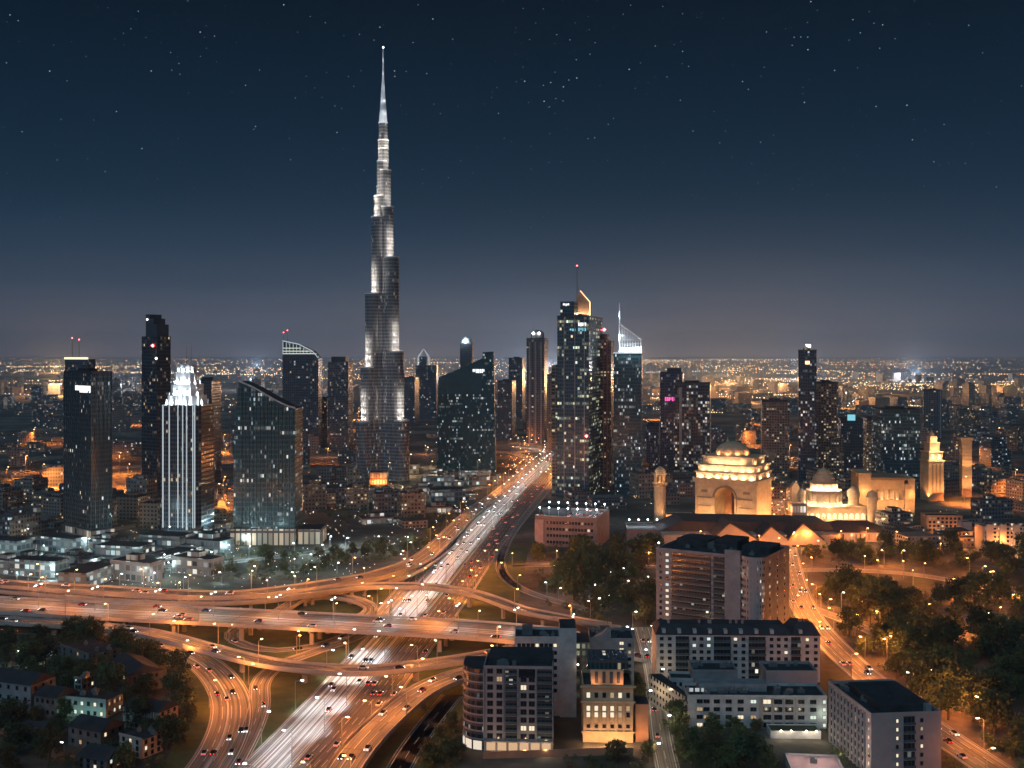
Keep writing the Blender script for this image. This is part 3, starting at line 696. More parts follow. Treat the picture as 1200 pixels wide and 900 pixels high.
# tower with white lattice crown
dd = 1150
t = tower('teal glass tower with a white lit slanted lattice crown and thick white mast', 'glass_tower', 719, 752, 757.5, 413, dd, 8, [G_TEAL2, ROOF], bay=1.8, dp=32, roof=False)
px = t.px; XL = -t.w / 2
for i in range(9):
    x = XL + (7 + i * 3.1) * px; z1 = Z(380 + max(0, i) * 2.15, dd)
    k = MB(); k.box(x - .3, x + .3, -t.dp / 2 - .2, -t.dp / 2 + .5, t.h + .01, z1); k.build('lattice_post', WCR, t.root)
for q in (408, 403, 398, 393):
    x1 = XL + (33 if q > 399 else 24 if q > 395 else 15) * px
    k = MB(); k.box(XL + 7 * px, x1, -t.dp / 2 + .02, -t.dp / 2 + .42, Z(q, dd) - .25, Z(q, dd) + .25); k.build('lattice_rail', WCR, t.root)
k = MB(); k.tube((XL + 7 * px, -t.dp / 2, Z(379, dd)), (XL + 33 * px, -t.dp / 2, Z(398, dd)), .5, .5); k.build('lattice_top_rail', WCR, t.root)
k = MB(); k.box(XL + 8 * px, XL + 32 * px, -t.dp / 2 + 2, t.dp / 2 - 2, t.h + .01, Z(400, dd)); k.build('crown_room', pm('crown_glass', (.20, .24, .26), .3, .2), t.root)
for i in range(6): light((XL + (8 + 4.8 * i) * px, -t.dp / 2 - 2.2, t.h + 2.5), 2800, LED, t.root)
mast(t.root, XL + 7 * px, -t.dp / 2 - 1, Z(404, dd), Z(355, dd), 1.0, pm('white_mast', (.8, .8, .82), .4)); light((XL + 7 * px - 1, -t.dp / 2 - 5, Z(395, dd)), 5000, LED, t.root)
light((XL + 7 * px - 1, -t.dp / 2 - 4, Z(370, dd)), 2500, LED, t.root)
k = MB(); k.box(XL - .2, -XL + .2, -t.dp / 2 - .7, -t.dp / 2 - .01, t.h - 1.2, t.h + .3); k.build('lit_roof_edge', E_COOLS, t.root)
# purple pair
t = tower('dusky purple tower with a stepped cap and a small magenta sign', 'office_tower', 773.5, 800, 806, 436, 1330, 10, [G_PURP, ROOF], roof=False, dp=36)
k = MB(); k.box(-t.w * .2, t.w * .45, -t.dp * .3, t.dp * .3, t.h + .01, Z(431.5, t.d)); k.build('roof_cap', DMETAL, t.root)
sign(t.root, -t.w * .28, t.w * .15, -t.dp / 2 - .1, Z(470, t.d), Z(465.5, t.d), E_PINK, 3)
t = tower('broad dark block with banded white windows right of the purple tower', 'office_tower', 790, 832, 841, 450, 1250, 12, [facade('banded_block', (.014, .022, .034), (.034, .044, .060), 2.6, 3.6, .34, MIXD, 1.1, .14, band=.10), ROOF], dp=34)
k = MB(); k.box(-t.w * .36, -t.w * .28, -t.dp / 2 - .8, -t.dp / 2 - .01, 20, t.h - 4); k.build('pale_pier', pm('pale_rib', 0), t.root)
# brown residential pair
t = tower('brown apartment tower left of the tall dark blue tower', 'residential_tower', 893, 925, 931, 471, 1290, 10, [G_BRN, ROOF], dp=30)
t = tower('brown apartment tower hugging the right flank of the tall dark blue tower', 'residential_tower', 957, 982, 985, 449, 1300, 8, [G_BRN, ROOF], dp=30)
k = MB(); k.box(t.w * .05, t.w * .72, -t.dp / 2 - 9, -t.dp / 2 - .01, 0, Z(513, t.d), 0, 1); k.build('lower_wing', [G_BRN, ROOF], t.root)
# tall blue tower on the right
t = tower('tall slim dark blue tower with a small warm lit lantern on its roof', 'glass_tower', 935.5, 957, 962, 411, 1250, 14, [facade('night_blue_tower', (.010, .024, .040), (.022, .042, .060), 2.4, 3.6, .20, COOL, 1.1, .16, band=.01), ROOF], bay=2.4, dp=28)
k = MB(); k.box(-t.w * .1, t.w * .2, -t.dp * .2, t.dp * .2, t.h + 3.5, Z(403.5, t.d)); k.build('lantern', WCR, t.root)
for x in (-4, 4): light((x, -t.dp * .32, t.h + 5), 4200, WWH, t.root)
for i in range(3): mast(t.root, -t.w * .06 + i * 2.4, 0, Z(403.5, t.d), Z(400.5, t.d), .3)
k = MB(); k.box(-t.w * .12, t.w * .12, -t.dp / 2 - .2, -t.dp / 2 - .01, Z(427, t.d), Z(423, t.d)); k.build('lit_window', E_WARMS, t.root)
# teal block far right and its hazy neighbour
t = tower('broad teal glass block behind the slender orange clock tower', 'office_tower', 1033, 1078, 1081, 481, 1185, 3, [G_TEAL2, ROOF], bay=1.8, dp=36)
t = tower('hazy grey twin slab beyond the teal glass block', 'office_tower', 1082, 1104, 1116, 458, 1900, 20, [facade('grey_res_tower', 0, 0), ROOF], dp=30)
k = MB(); k.box(t.w * .38, t.w * .44, -t.dp / 2 - .6, -t.dp / 2 - .02, 0, t.h); k.build('pier_rib', pm('grey_crown', 0), t.root)
t = tower('low blue office block with a cyan screen between the brown tower and the teal block', 'office_tower', 985, 1012, 1018, 492, 1380, 8, [G_SLATE, ROOF], dp=30)
k = MB(); k.box(-t.w * .2, t.w * .14, -t.dp / 2 - .4, -t.dp / 2 - .01, t.h - 1, t.h + 6.5); k.build('screen', E_CYAN, t.root)
t = tower('reddish apartment block beside the teal glass block', 'residential_tower', 1016, 1030, 1034, 492, 1290, 8, [facade('warm_lit_block', (.03, .02, .02), (.24, .12, .075), 3.0, 3.2, .6, WARM, 1.2, .2, (.3, .2), band=.0), ROOF], dp=26)
t = tower('dim dark tower behind the white crowned tower', 'office_tower', 228, 248, 251, 446, 1250, 6, [G_SLATE, ROOF], dp=30)
t = tower('grey apartment slab standing behind the residential tower with two roof lamps', 'office_tower', 596, 612, 618, 420, 2300, 10, [facade('slate_blue_wall', 0, 0), ROOF], dp=40)
t = tower('hazy office slab right of the dark square peak tower', 'office_tower', 583, 600, 604, 447, 1900, 10, [G_SLATE, ROOF], dp=40)
t = tower('tall hazy slab left of the tall central glass tower', 'office_tower', 641, 652, 655, 440, 1500, 10, [G_RES, ROOF], dp=30)
t = tower('low dark block between the white crowned towers base and the orange lights', 'office_tower', 757, 772, 776, 499, 1340, 10, [G_PURP, ROOF], dp=36)
t = tower('hazy tower just right of the great spire', 'office_tower', 474, 486, 490, 443, 2200, 8, [facade('slate_blue_wall', 0, 0), ROOF], dp=40)
t = tower('narrow hazy block left of the lit triangle tower', 'office_tower', 372, 383, 386, 468, 1750, 8, [G_RES, ROOF], dp=30)

# ------------------------------------------------------------------ the great stepped spire
dd = 1262; AX = 446.0
root = empty('spire_skyscraper', (X(AX, dd), dd + 26, 0), 0, 'enormous stepped spire tower lit white at its setbacks', 'skyscraper')
BK = facade('spire_cladding', (.014, .024, .036), (.19, .19, .20), 1.5, 3.9, .10, MIXD, 1.0, .22, (.40, .0), .22, .0, .5)
BKC = pm('terrace_edge', (.75, .76, .78), .5, var=.05)
pxm = dd / F
WING = {'left': rad(207), 'right': rad(333), 'back': rad(90)}
TIERS = {'left': [(31, 9.2, 495), (26, 9.0, 431), (21, 8.8, 343.5), (14, 8.6, 252), (11, 7.6, 227), (7.6, 6.6, 185), (5.2, 5.2, 139)],
         'right': [(32, 9.3, 494), (26, 9.1, 412.5), (19.5, 8.9, 300), (12.6, 8.5, 240), (9.4, 7.4, 196), (6.6, 6.2, 170), (4.2, 4.6, 150)],
         'back': [(30, 9.25, 465), (24, 9.05, 380), (18, 8.85, 275), (11, 8.4, 215), (7, 6.4, 160)]}
LITS = {('left', 495), ('left', 431), ('left', 343.5), ('left', 252), ('left', 227), ('left', 185), ('right', 494), ('right', 412.5), ('right', 300), ('right', 240), ('right', 196), ('right', 170)}
for wing, tiers in TIERS.items():
    ang = WING[wing]; cxx, syy = math.cos(ang), math.sin(ang)
    for i, (edge, r, pt) in enumerate(tiers):
        ext = abs(edge * pxm / max(.5, abs(cxx))) if wing != 'back' else edge * pxm
        ro = max(0.0, edge * pxm - r) / (abs(cxx) if wing != 'back' else 1)
        z = Z(pt, dd); x, y = ro * cxx, ro * syy
        k = MB(); k.lathe([(r, 0), (r, z)], 18, x, y, 0, bay=1.9 * round(r / 5)); k.face([(x + r * math.cos(2 * math.pi * j / 18), y + r * math.sin(2 * math.pi * j / 18), z) for j in range(18)], 1)
        k.build('tower_tier', [BK, ROOF], root)
        k = MB(); k.lathe([(r + .35, z - .4), (r + .35, z + 1.1), (r - .3, z + 1.1), (r - .3, z + .02)], 18, x, y); k.build('terrace_edge', BKC, root)
        if (wing, pt) in LITS and i + 1 < len(tiers):
            e2, r2, _ = tiers[i + 1]; ro2 = max(0.0, e2 * pxm - r2) / abs(cxx); x2, y2 = ro2 * cxx, ro2 * syy
            zt = Z(tiers[i + 1][2], dd); span = min(zt - z, 40)
            for da in (-.9, 0.0):
                th = ang - da if wing == 'left' else ang + da
                th = th if wing == 'right' else 2 * ang - th if False else (ang + .6 * (1 if da < 0 else 0))
                if wing == 'right': th = ang - .6 * (1 if da < 0 else 0)
                for j in range(max(1, round(span / 9))):
                    rr = r2 + 6.5; P = (x2 + rr * math.cos(th), y2 + rr * math.sin(th), z + 3 + 9 * j)
                    light(P, (7600 if pt > 240 else 3600) * (.72 ** j), (1.0, .88, .74), root, .5, 125, (-math.cos(th), -math.sin(th), .45))
CR = 6.2
k = MB(); k.lathe([(CR + 2, 0), (CR + 2, Z(420, dd)), (CR, Z(300, dd)), (CR - 1, Z(200, dd)), (4.2, Z(150, dd)), (3.4, Z(138, dd))], 16, 0, -1, 0, bay=3.8); k.build('core_shaft', [facade('spire_core', (.012, .016, .024), (.045, .05, .06), 1.9, 3.9, .16, MIXD, 1.2, .2, (.2, .1), .2, .0), ROOF], root)
SPW = pm('spire_steel', (.66, .68, .70), .35, .25, var=.06)
k = MB(); k.lathe([(5.0, Z(139, dd)), (3.4, Z(118, dd)), (2.2, Z(100, dd)), (1.3, Z(85, dd)), (.8, Z(66, dd)), (.45, Z(50, dd)), (0, Z(48, dd))], 12, 0, -1); k.build('spire_needle', SPW, root)
for q, r in ((138, 8), (128, 7), (112, 6), (96, 5.5), (80, 5), (64, 5)):
    for th in (rad(215), rad(325), rad(270)): light((r * math.cos(th), r * math.sin(th) - 1, Z(q, dd)), 480 * (r / 6), (.95, .97, 1.0), root, .4)
beacon(root, 0, -1, Z(48.5, dd), 1.1, E_WHITE)
k = MB(); k.box(-3.2 * pxm * 3, 3.2 * pxm * 3, -50, -34, 0, 14, 0, 1); k.build('entrance_pavilion', [facade('entrance_glow', (.4, .3, .2), (.30, .17, .07), 3.2, 7, .9, [(1.0, .55, .16), (1.0, .78, .4)], 1.1, .12, (.08, .2), band=.3), ROOF], root)
for x in (-6, 0, 6): light((x, -54, 3), 3000, SODL, root)
# ------------------------------------------------------------------ floodlit monuments
FL = (1.0, .50, .20); FLW = (1.0, .70, .42)
FLM = MB().box(-.6, .6, -.4, .4, 0, .9).data('floodlight', [E_AMB])
def flood(x, y, z, p, col=FL, aim=(0, 0, 1), sp=150, label='small floodlight at the foot of the lit stone monuments', body=True):
    if body:
        o = inst('floodlight', FLM, None, (x, y, z)); tag(o, label, 'floodlight', 'floodlights around the monuments')
        light((0, 0, 1.3), p, col, o, .5, sp, aim)
    else: light((x, y, z), p, col, None, .5, sp, aim)
def arch_wall(mb, x0, x1, z0, z1, ax, aw, az, y0, y1, m=0, mi=1, n=14):
    """wall x0..x1 z0..z1 of depth y0..y1 with a round headed opening of width aw springing at height az"""
    for y, s in ((y0, 1), (y1, -1)):
        def q(*p): 
            p = [(a, y, b) for a, b in p]; mb.face(p if s > 0 else p[::-1], m)
        q((x0, z0), (ax - aw / 2, z0), (ax - aw / 2, z1), (x0, z1)); q((ax + aw / 2, z0), (x1, z0), (x1, z1), (ax + aw / 2, z1))
        for i in range(n):
            t0, t1 = math.pi - math.pi * i / n, math.pi - math.pi * (i + 1) / n
            a = (ax + aw / 2 * math.cos(t0), az + aw / 2 * math.sin(t0)); b = (ax + aw / 2 * math.cos(t1), az + aw / 2 * math.sin(t1))
            q(a, b, (b[0], z1), (a[0], z1))
    arc = [(ax - aw / 2, z0)] + [(ax + aw / 2 * math.cos(math.pi - math.pi * i / n), az + aw / 2 * math.sin(math.pi - math.pi * i / n)) for i in range(n + 1)] + [(ax + aw / 2, z0)]
    for a, b in zip(arc, arc[1:]): mb.face([(a[0], y0, a[1]), (a[0], y1, a[1]), (b[0], y1, b[1]), (b[0], y0, b[1])], mi)
    mb.face([(x0, y1, z0), (x0, y0, z0), (x0, y0, z1), (x0, y1, z1)], m); mb.face([(x1, y0, z0), (x1, y1, z0), (x1, y1, z1), (x1, y0, z1)], m)
    mb.face([(x0, y0, z1), (x1, y0, z1), (x1, y1, z1), (x0, y1, z1)], m)
# triumphal arch
c, rz, w, dp = corner_frame(816, 886, 904, 950, 30)
u = 950 / F
root = empty('triumphal_arch', c, rz, 'massive floodlit stone arch with stepped attic and shallow dome', 'arch')
zc = Z(565.5, 950); y0 = -dp / 2; ax = -w / 2 + 35.5 * u
k = MB(); arch_wall(k, -w / 2, w / 2, 0, zc - 2.2, ax, 24 * u, Z(586, 950), y0, dp / 2, 0, 1); k.build('arch_body', [STONE, STONE], root)
k = MB(); arch_wall(k, ax - 11.9 * u, ax + 11.9 * u, 0, Z(577, 950), ax + 1, 9 * u, Z(584, 950), 3, 5, 0, 0); k.build('inner_screen', pm('inner_stone', (.40, .22, .12), .8), root)
# archivolt and pilasters
k = MB(); n = 16
for i in range(n):
    t0, t1 = math.pi - math.pi * i / n, math.pi - math.pi * (i + 1) / n; zs = Z(586, 950)
    for ri, ro in ((12.1 * u, 14.8 * u),):
        P = [(ax + ri * math.cos(t0), zs + ri * math.sin(t0)), (ax + ri * math.cos(t1), zs + ri * math.sin(t1)), (ax + ro * math.cos(t1), zs + ro * math.sin(t1)), (ax + ro * math.cos(t0), zs + ro * math.sin(t0))]
        k.prof(P, y0 - 1.1, y0 - .01)
k.build('archivolt', STONED, root)
for x0, x1, nm in ((-14.8, -12.1, 'pilaster'), (12.1, 14.8, 'pilaster')):
    k = MB(); k.box(ax + x0 * u, ax + x1 * u, y0 - 1.1, y0 - .02, 0, Z(586.2, 950)); k.build(nm, STONE, root)
for x0, x1 in ((-w / 2, ax - 15 * u), (ax + 15 * u, w / 2)):
    k = MB(); k.box(x0, x1, y0 - .7, y0 - .02, Z(587.3, 950), Z(586, 950)); k.build('string_course', STONED, root)
    k = MB(); k.box((x0 + x1) / 2 - 3, (x0 + x1) / 2 + 3, y0 - .5, y0 - .02, Z(580.5, 950), Z(577.5, 950)); k.build('relief_panel', STONED, root)
    k = MB(); k.box(x0 + 1.5, x1 - 1.5, y0 - .45, y0 - .02, Z(597, 950), Z(596.2, 950)); k.build('string_course', STONED, root)
for x0, x1 in ((w / 2 - 3, w / 2 + .8), (-w / 2 - .8, -w / 2 + 1)):
    k = MB(); k.box(x0, x1, y0 - .9, y0 + 2, 0, zc - 2.25); k.build('corner_pier', STONE, root)
LV = [(2.5, 565.5, 564, 0), (.3, 564, 557, 0), (1.6, 557, 555.6, 1), (-1.2, 555.6, 549, 0), (-.2, 549, 547.2, 1), (-4.6, 547.2, 539, 0), (-3.8, 539, 537.2, 1)]
z = zc - 2.2
for e, q0, q1, s in LV:
    z1 = Z(q1, 950); k = MB(); k.box(-w / 2 - e + .02, w / 2 + e - .02, -dp / 2 - e, dp / 2 + e, z + .01, z1); k.build('cornice' if (s or e > 2) else 'attic_tier', STONE, root); z = z1
r = 21 * u
k = MB(); k.lathe([(r, z), (r, z + 1)] + [(r * math.cos(a), z + 1 + 15 * u * math.sin(a)) for a in [math.pi / 2 * i / 8 for i in range(9)]], 28, -1.5 * u, 0); k.build('dome', STONE, root)
k = MB(); k.lathe([(1.2, z + 13 * u), (1.2, z + 17 * u), (.5, z + 18 * u), (.3, z + 21 * u), (0, z + 21 * u)], 8, -8 * u, 0); k.build('finial', STONE, root)
mw = root.matrix_basis if False else None
import mathutils
Rm = mathutils.Matrix.Rotation(rz, 4, 'Z')
def arch_w(x, y, z): return c + Rm @ Vector((x, y, z))
def arch_light(x, y, z, p, sp=150, aim=(0, .35, 1), col=FL):
    light((x, y, z), p, col, root, .6, sp, aim)
for i in range(6):
    arch_light(-w / 2 + w * (i + .5) / 6, y0 - 12, 1.5, 11000, 150, (0, .7, 1))
for i in range(3): arch_light(w / 2 + 12, -dp / 2 + dp * (i + .5) / 3, 1.5, 26000, 150, (-.7, 0, 1))
arch_light(ax, -3, 2, 9000, 170, (0, .2, 1))
for i in range(7):
    x = -w / 2 + w * (i + .5) / 7
    arch_light(x, -dp / 2 - 2.6, zc + 1.8, 4400, 150, (0, .8, 1), FLW)
    arch_light(x * .92, -dp / 2 - 1.8, Z(555, 950) + .8, 3600, 150, (0, .9, 1), FLW)
    if 0 < i < 6: arch_light(x * .85, -dp / 2 + 1.0, Z(547, 950) + .8, 3300, 150, (0, .9, 1), FLW)
for q, e, p in ((564, 2, 3800), (555, 1.9, 3600), (547, -.8, 3300)):
    for yy in (-.25, .25): arch_light(w / 2 + e + .3, dp * yy, Z(q, 950) + .8, p, 150, (-.9, 0, 1), FLW)
for i in range(5):
    th = rad(200 + 35 * i); arch_light(-1.5 * u + (r + 2.2) * math.cos(th), (r + 2.2) * math.sin(th), z + 1.0, 3200, 150, (-.6 * math.cos(th), -.6 * math.sin(th), 1), FL)

# slim minaret
def turret(label, px, pb, pt, w, d, gal, lan, dome, name='minaret', cat='tower'):
    root = empty(name, (X(px, d), d, 0), 0, label, cat); u = d / F; r = w * u / 2
    zg, zl = Z(gal, d), Z(lan, d)
    k = MB(); k.lathe([(r * 1.05, 0), (r, zg)], 10); k.build('shaft', STONE, root)
    k = MB(); k.lathe([(r, zg - 2), (r * 1.3, zg), (r * 1.3, zg + 1.2), (0, zg + 1.2)], 10); k.build('gallery', STONE, root)
    for i in range(8):
        a = 2 * math.pi * i / 8; k = MB(); k.tube((r * .85 * math.cos(a), r * .85 * math.sin(a), zg + 1.2), (r * .85 * math.cos(a), r * .85 * math.sin(a), zl), .65, .55, 6); k.build('lantern_column', STONE, root)
    k = MB(); k.lathe([(0, zl - .01), (r * 1.12, zl), (r * 1.12, zl + 1.3), (r * .9, zl + 1.6)], 12); k.build('lantern_cornice', STONE, root)
    zd = Z(dome, d); hh = zd - zl - 1.6
    k = MB(); k.lathe([(r * .9, zl + 1.6), (r * .95, zl + 1.6 + hh * .25), (r * .75, zl + 1.6 + hh * .5), (r * .3, zl + 1.6 + hh * .75), (.25, zl + 1.6 + hh * .85), (0, zd)], 14); k.build('dome', STONE, root)
    light((0, 0, zg + 3), 1800, FL, root, .5)
    for dx in (-1, 0.2, 1): light((dx * r * 2.4, -r * 3.2, 4), 13000, FL, root, .5, 120, (-dx * .12, .2, 1))
    for dx in (-1, 1): light((dx * r * 1.5, -r * 1.6, zl + 1), 1500, FLW, root, .5)
    return root
turret('slim round minaret with an onion dome standing left of the great arch', 773.5, 620, 545, 14, 945, 567, 556, 545)

# domed hall
d = 985; u = d / F
root = empty('domed_hall', (X(966, d), d, 0), 0, 'white lit domed hall with an arcade and a tiered central dome', 'hall')
W_ = 36 * u
k = MB(); zb = Z(592.5, d); k.box(-W_, W_ * 1.2, -14, 22, 0, zb); k.build('base_block', STONE, root)
for i in range(12):
    x = -W_ + 3 + (2.2 * W_ - 6) * i / 11
    k = MB(); pts = [(x - 1.7, 2), (x + 1.7, 2), (x + 1.7, zb - 7)] + [(x + 1.7 * math.cos(a), zb - 7 + 2.2 * math.sin(a)) for a in [math.pi * j / 8 for j in range(1, 8)]] + [(x - 1.7, zb - 7)]
    k.prof(pts, -14.25, -14.01); k.build('lit_arch', em('hall_glow', (1.0, .72, .38), 1.5), root)
k = MB(); k.box(-W_ - .8, W_ * 1.2 + .8, -14.8, 22.5, zb + .01, zb + 1.2); k.build('cornice', STONE, root)
def ring(r0, q0, r1, q1, nm, n=20, m=STONE):
    k = MB(); k.lathe([(r0 * u, Z(q0, d)), (r1 * u, Z(q1, d))], n, 0, 2); 
    if nm != 'dome': k.face([(r1 * u * math.cos(2 * math.pi * j / n), 2 + r1 * u * math.sin(2 * math.pi * j / n), Z(q1, d)) for j in range(n)])
    k.build(nm, m, root)
ring(21, 592, 20, 587, 'drum_base'); ring(19, 587, 19, 576, 'drum'); ring(21, 576, 20, 573.5, 'drum_cornice'); ring(16, 573.5, 15.5, 566, 'upper_drum'); ring(17, 566, 16, 564.5, 'drum_cornice')
for i in range(16):
    a = 2 * math.pi * i / 16 + .1; k = MB(); k.tube((19.9 * u * math.cos(a), 2 + 19.9 * u * math.sin(a), Z(587, d)), (19.9 * u * math.cos(a), 2 + 19.9 * u * math.sin(a), Z(576, d)), .7, .6, 6); k.build('drum_column', STONE, root)
k = MB(); k.lathe([(13 * u, Z(564.5, d)), (12.6 * u, Z(560, d)), (9.5 * u, Z(556, d)), (8 * u, Z(555, d)), (7.4 * u, Z(552, d)), (3 * u, Z(549.5, d)), (.8 * u, Z(548.5, d)), (.4, Z(545, d)), (0, Z(542, d))], 22, 0, 2); k.build('dome', STONE, root)
for sx, r, q in ((-27, 5.2, 575), (33, 7.5, 573), (49, 6.5, 575)):
    rr = r * u; zq = Z(q, d)
    k = MB(); k.lathe([(rr * .8, zb if sx < 40 else 0), (rr * .8, zq - 7), (rr, zq - 6.8), (rr * 1.02, zq - 3.5), (rr * .75, zq), (rr * .3, zq + 1.8), (.2, zq + 2.6), (0, zq + 4.5)], 16, sx * u, -2 if sx < 40 else -16); k.build('side_dome', STONE, root)
k = MB(); k.box(-36 * u, -27 * u, 6, 14, zb + 1.2, Z(572, d)); k.prof([(-36 * u, Z(572, d)), (-27 * u, Z(572, d)), (-29 * u, Z(568, d)), (-31.5 * u, Z(566.5, d)), (-34 * u, Z(568, d))], 6, 14); k.build('gable_tower', STONE, root)
for i in range(7):
    a = rad(200 + 140 * i / 6)
    light((24 * u * math.cos(a), 2 + 24 * u * math.sin(a), zb + 2), 3600, FLW, root, .5); 
    light((18.6 * u * math.cos(a), 2 + 18.6 * u * math.sin(a), Z(573, d) + 1), 4500, FLW, root, .5)
for i in range(7): light((-W_ + 2.2 * W_ * (i + .5) / 7, -20, 2), 5200, FL, root, .5)
light((33 * u, -13, zb + 3), 1800, FL, root); light((49 * u, -29, 14), 3000, FL, root); light((-31 * u, -2, zb + 3), 1600, FL, root)
# lit pavilion left of the dome
d = 965; u = d / F
root = empty('lit_pavilion', (X(937, d), d, 0), 0, 'small white lit pavilion with five bays left of the domed hall', 'pavilion')
k = MB(); k.box(-9 * u, 9 * u, 0, 12, 0, Z(591, d), 0, 1); k.build('pavilion_body', [facade('pavilion_glow', (.5, .45, .4), (.34, .26, .18), 2.7, 8, .95, [(1.0, .85, .6), (1.0, .93, .8)], 1.7, .16, (.08, .25), band=.3), STONE], root)
# orange portal hall
d = 1010; u = d / F
c = Vector((X(1038, d), d, 0)); root = empty('portal_hall', c, rad(-6), 'orange lit stone hall with tall end walls and a deep recessed portal of columns', 'hall')
OR = pm('orange_stone', (.46, .29, .16), .8, var=.18, scale=.2)
zt = Z(562, d)
k = MB(); k.box(-18 * u, 20 * u, 4, 34, 0, zt - 1); k.build('recess_wall', OR, root)
k = MB(); k.box(-18 * u, 20 * u, -4, 3.99, Z(573, d), zt); k.build('lintel_block', OR, root)
k = MB(); k.box(-32 * u, -18.01 * u, -5, 30, 0, Z(556, d)); k.build('end_tower', OR, root)
k = MB(); k.box(20.01 * u, 24 * u, -6, 3.9, 0, Z(566, d)); k.build('portal_pier', OR, root)
k = MB(); k.box(24.01 * u, 32 * u, -3, 30, 0, Z(560, d)); k.build('end_tower', OR, root)
k = MB(); k.box(-33 * u, -17.5 * u, -6, 31, Z(556, d) + .01, Z(554, d)); k.build('cornice', OR, root)
k = MB(); k.box(-17.9 * u, 23 * u, -5.2, 34.5, zt + .01, zt + 2.4); k.build('cornice', STONED, root)
for i in range(5):
    k = MB(); x = (-8 + 6 * i) * u; k.tube((x, -1.5, Z(585, d)), (x, -1.5, Z(573, d)), 1.2, 1.0, 8); k.build('column', OR, root)
k = MB(); k.box(-17.9 * u, 19.9 * u, -4, 3.98, 0, Z(585, d)); k.build('portal_base', OR, root)
for i in range(6): light(((-28 + 11 * i) * u, -20, 2), 12000, FL, root, .5, 150, (0, .45, 1))
for i in range(4): light(((-11 + 8 * i) * u, 1, Z(585, d) + 1.2), 1500, FLW, root, .4)
light((-26 * u, -9, Z(575, d)), 4000, FL, root); light((28 * u, -7, Z(578, d)), 3000, FL, root)
# clock tower
d = 1110; u = d / F
root = empty('clock_tower', (X(1092, d), d, 0), rad(10), 'slender orange lit tower with tiered belfry and spire tip', 'tower')
for w_, q0, q1, nm in ((9.5, 612, 540, 'shaft'), (10.6, 540, 538.3, 'cornice'), (8.6, 538.3, 530, 'belfry'), (9.4, 530, 528.5, 'cornice'), (6.2, 528.5, 519, 'upper_stage'), (6.9, 519, 517.8, 'cornice'), (4.0, 517.8, 511, 'lantern')):
    k = MB(); a = w_ * u; k.box(-a, a, -a, a, max(0, Z(q0, d)) + .01, Z(q1, d)); k.build(nm, OR, root)
k = MB(); k.lathe([(4.2 * u, Z(511, d)), (2.5 * u, Z(507.5, d)), (.5, Z(505, d)), (0, Z(501, d))], 8); k.build('spire_tip', OR, root)
for s in (-1, 1):
    for x in (-.5, 0, .5):
        k = MB(); k.box((x * 9.5 - .9) * u, (x * 9.5 + .9) * u, -9.5 * u - .35, -9.5 * u - .01, Z(575, d), Z(543, d)) if s < 0 else None
        if s < 0: k.build('window_slot', STONED, root)
for x in (-.5, .5):
    k = MB(); k.box((x * 8 - 1.6) * u, (x * 8 + 1.6) * u, -8.6 * u - .3, -8.6 * u - .01, Z(537, d), Z(531.5, d)); k.build('belfry_opening', E_WARMS, root)
for x in (-1, -.2, .6, 1.3): light((x * 13 * u, -22 * u if abs(x) < 1 else -12 * u, 3), 24000, FL, root, .5, 110, (-x * .12, .25, 1))
for q, a in ((538, 10.5), (528, 8.8), (517, 6.5)):
    for x in (-.7, 0, .7): light((x * a * u, -a * u - 1.5, Z(q, d) + 1), 2200, FLW, root, .4)
# slab tower
d = 1130; u = d / F
t = tower('plain amber lit concrete slab tower with a flat projecting top', 'slab_tower', 1127.5, 1139, 1141.5, 516, d, 8, [pm('ribbed_slab', (.44, .29, .17), .8), ROOF], cat='tower', roof=False, dp=12)
for i in range(14):
    k = MB(); zz = 4 + i * (t.h - 6) / 14; k.box(-t.w / 2 + .3, t.w / 2 - .3, -t.dp / 2 - .35, -t.dp / 2 - .01, zz, zz + .7); k.build('band_course', pm('ribbed_slab', 0), t.root)
k = MB(); k.box(-t.w / 2 - 1.2, t.w / 2 + 1.2, -t.dp / 2 - 1.2, t.dp / 2 + 1, t.h + .01, t.h + 2.6); k.build('projecting_top', pm('ribbed_slab', 0), t.root)
for x in (-8, 0, 8): light((x, -t.dp / 2 - 14, 3), 20000, FL, t.root, .5, 110, (-x * .02, .3, 1))
light((0, -t.dp / 2 - 10, 30), 12000, FL, t.root, .5, 120, (0, .6, 1))
# long gabled hall in front
d = 850; u = d / F
root = empty('gabled_hall', (X(905, d), d, 0), 0, 'long market hall with dark pitched roofs and a row of pale gables before the arch', 'hall')
GW = pm('warm_plaster', (.40, .30, .23), .85, var=.15); RT = pm('dark_tiles', (.045, .040, .045), .8, var=.4)
ze = Z(627, d)
k = MB(); k.box(X(778, d) - X(905, d), X(985, d) - X(905, d), 0, 60, 0, ze, 0); k.build('hall_wall', GW, root)
k = MB(); k.prof([(X(776, d) - X(905, d), ze), (X(986, d) - X(905, d), ze), (X(980, d) - X(905, d), ze + 6), (X(806, d) - X(905, d), ze + 8)], 18, 61); k.build('main_roof', RT, root)
for x0, xp, x1, qp in ((832, 853, 886, 611.5), (886, 901, 921, 616), (921, 938, 962, 612)):
    a, b, e = [X(q, d) - X(905, d) for q in (x0, xp, x1)]
    k = MB(); k.prof([(a, 0), (e, 0), (e, ze - 3), (b, Z(qp, d)), (a, ze - 3)], -7, -.01); k.build('gable_wall', GW, root)
    k = MB(); k.prof([(a - .6, ze - 3.3), (b, Z(qp, d) - .1), (e + .6, ze - 3.3), (e + .6, ze - 2), (b, Z(qp, d) + 1.1), (a - .6, ze - 2)], -7.8, 24); k.build('gable_roof', RT, root)
    k = MB(); k.box(a + 3, e - 3, -7.4, -7.01, ze - 8.5, ze - 6.5); k.build('dark_canopy', RT, root)
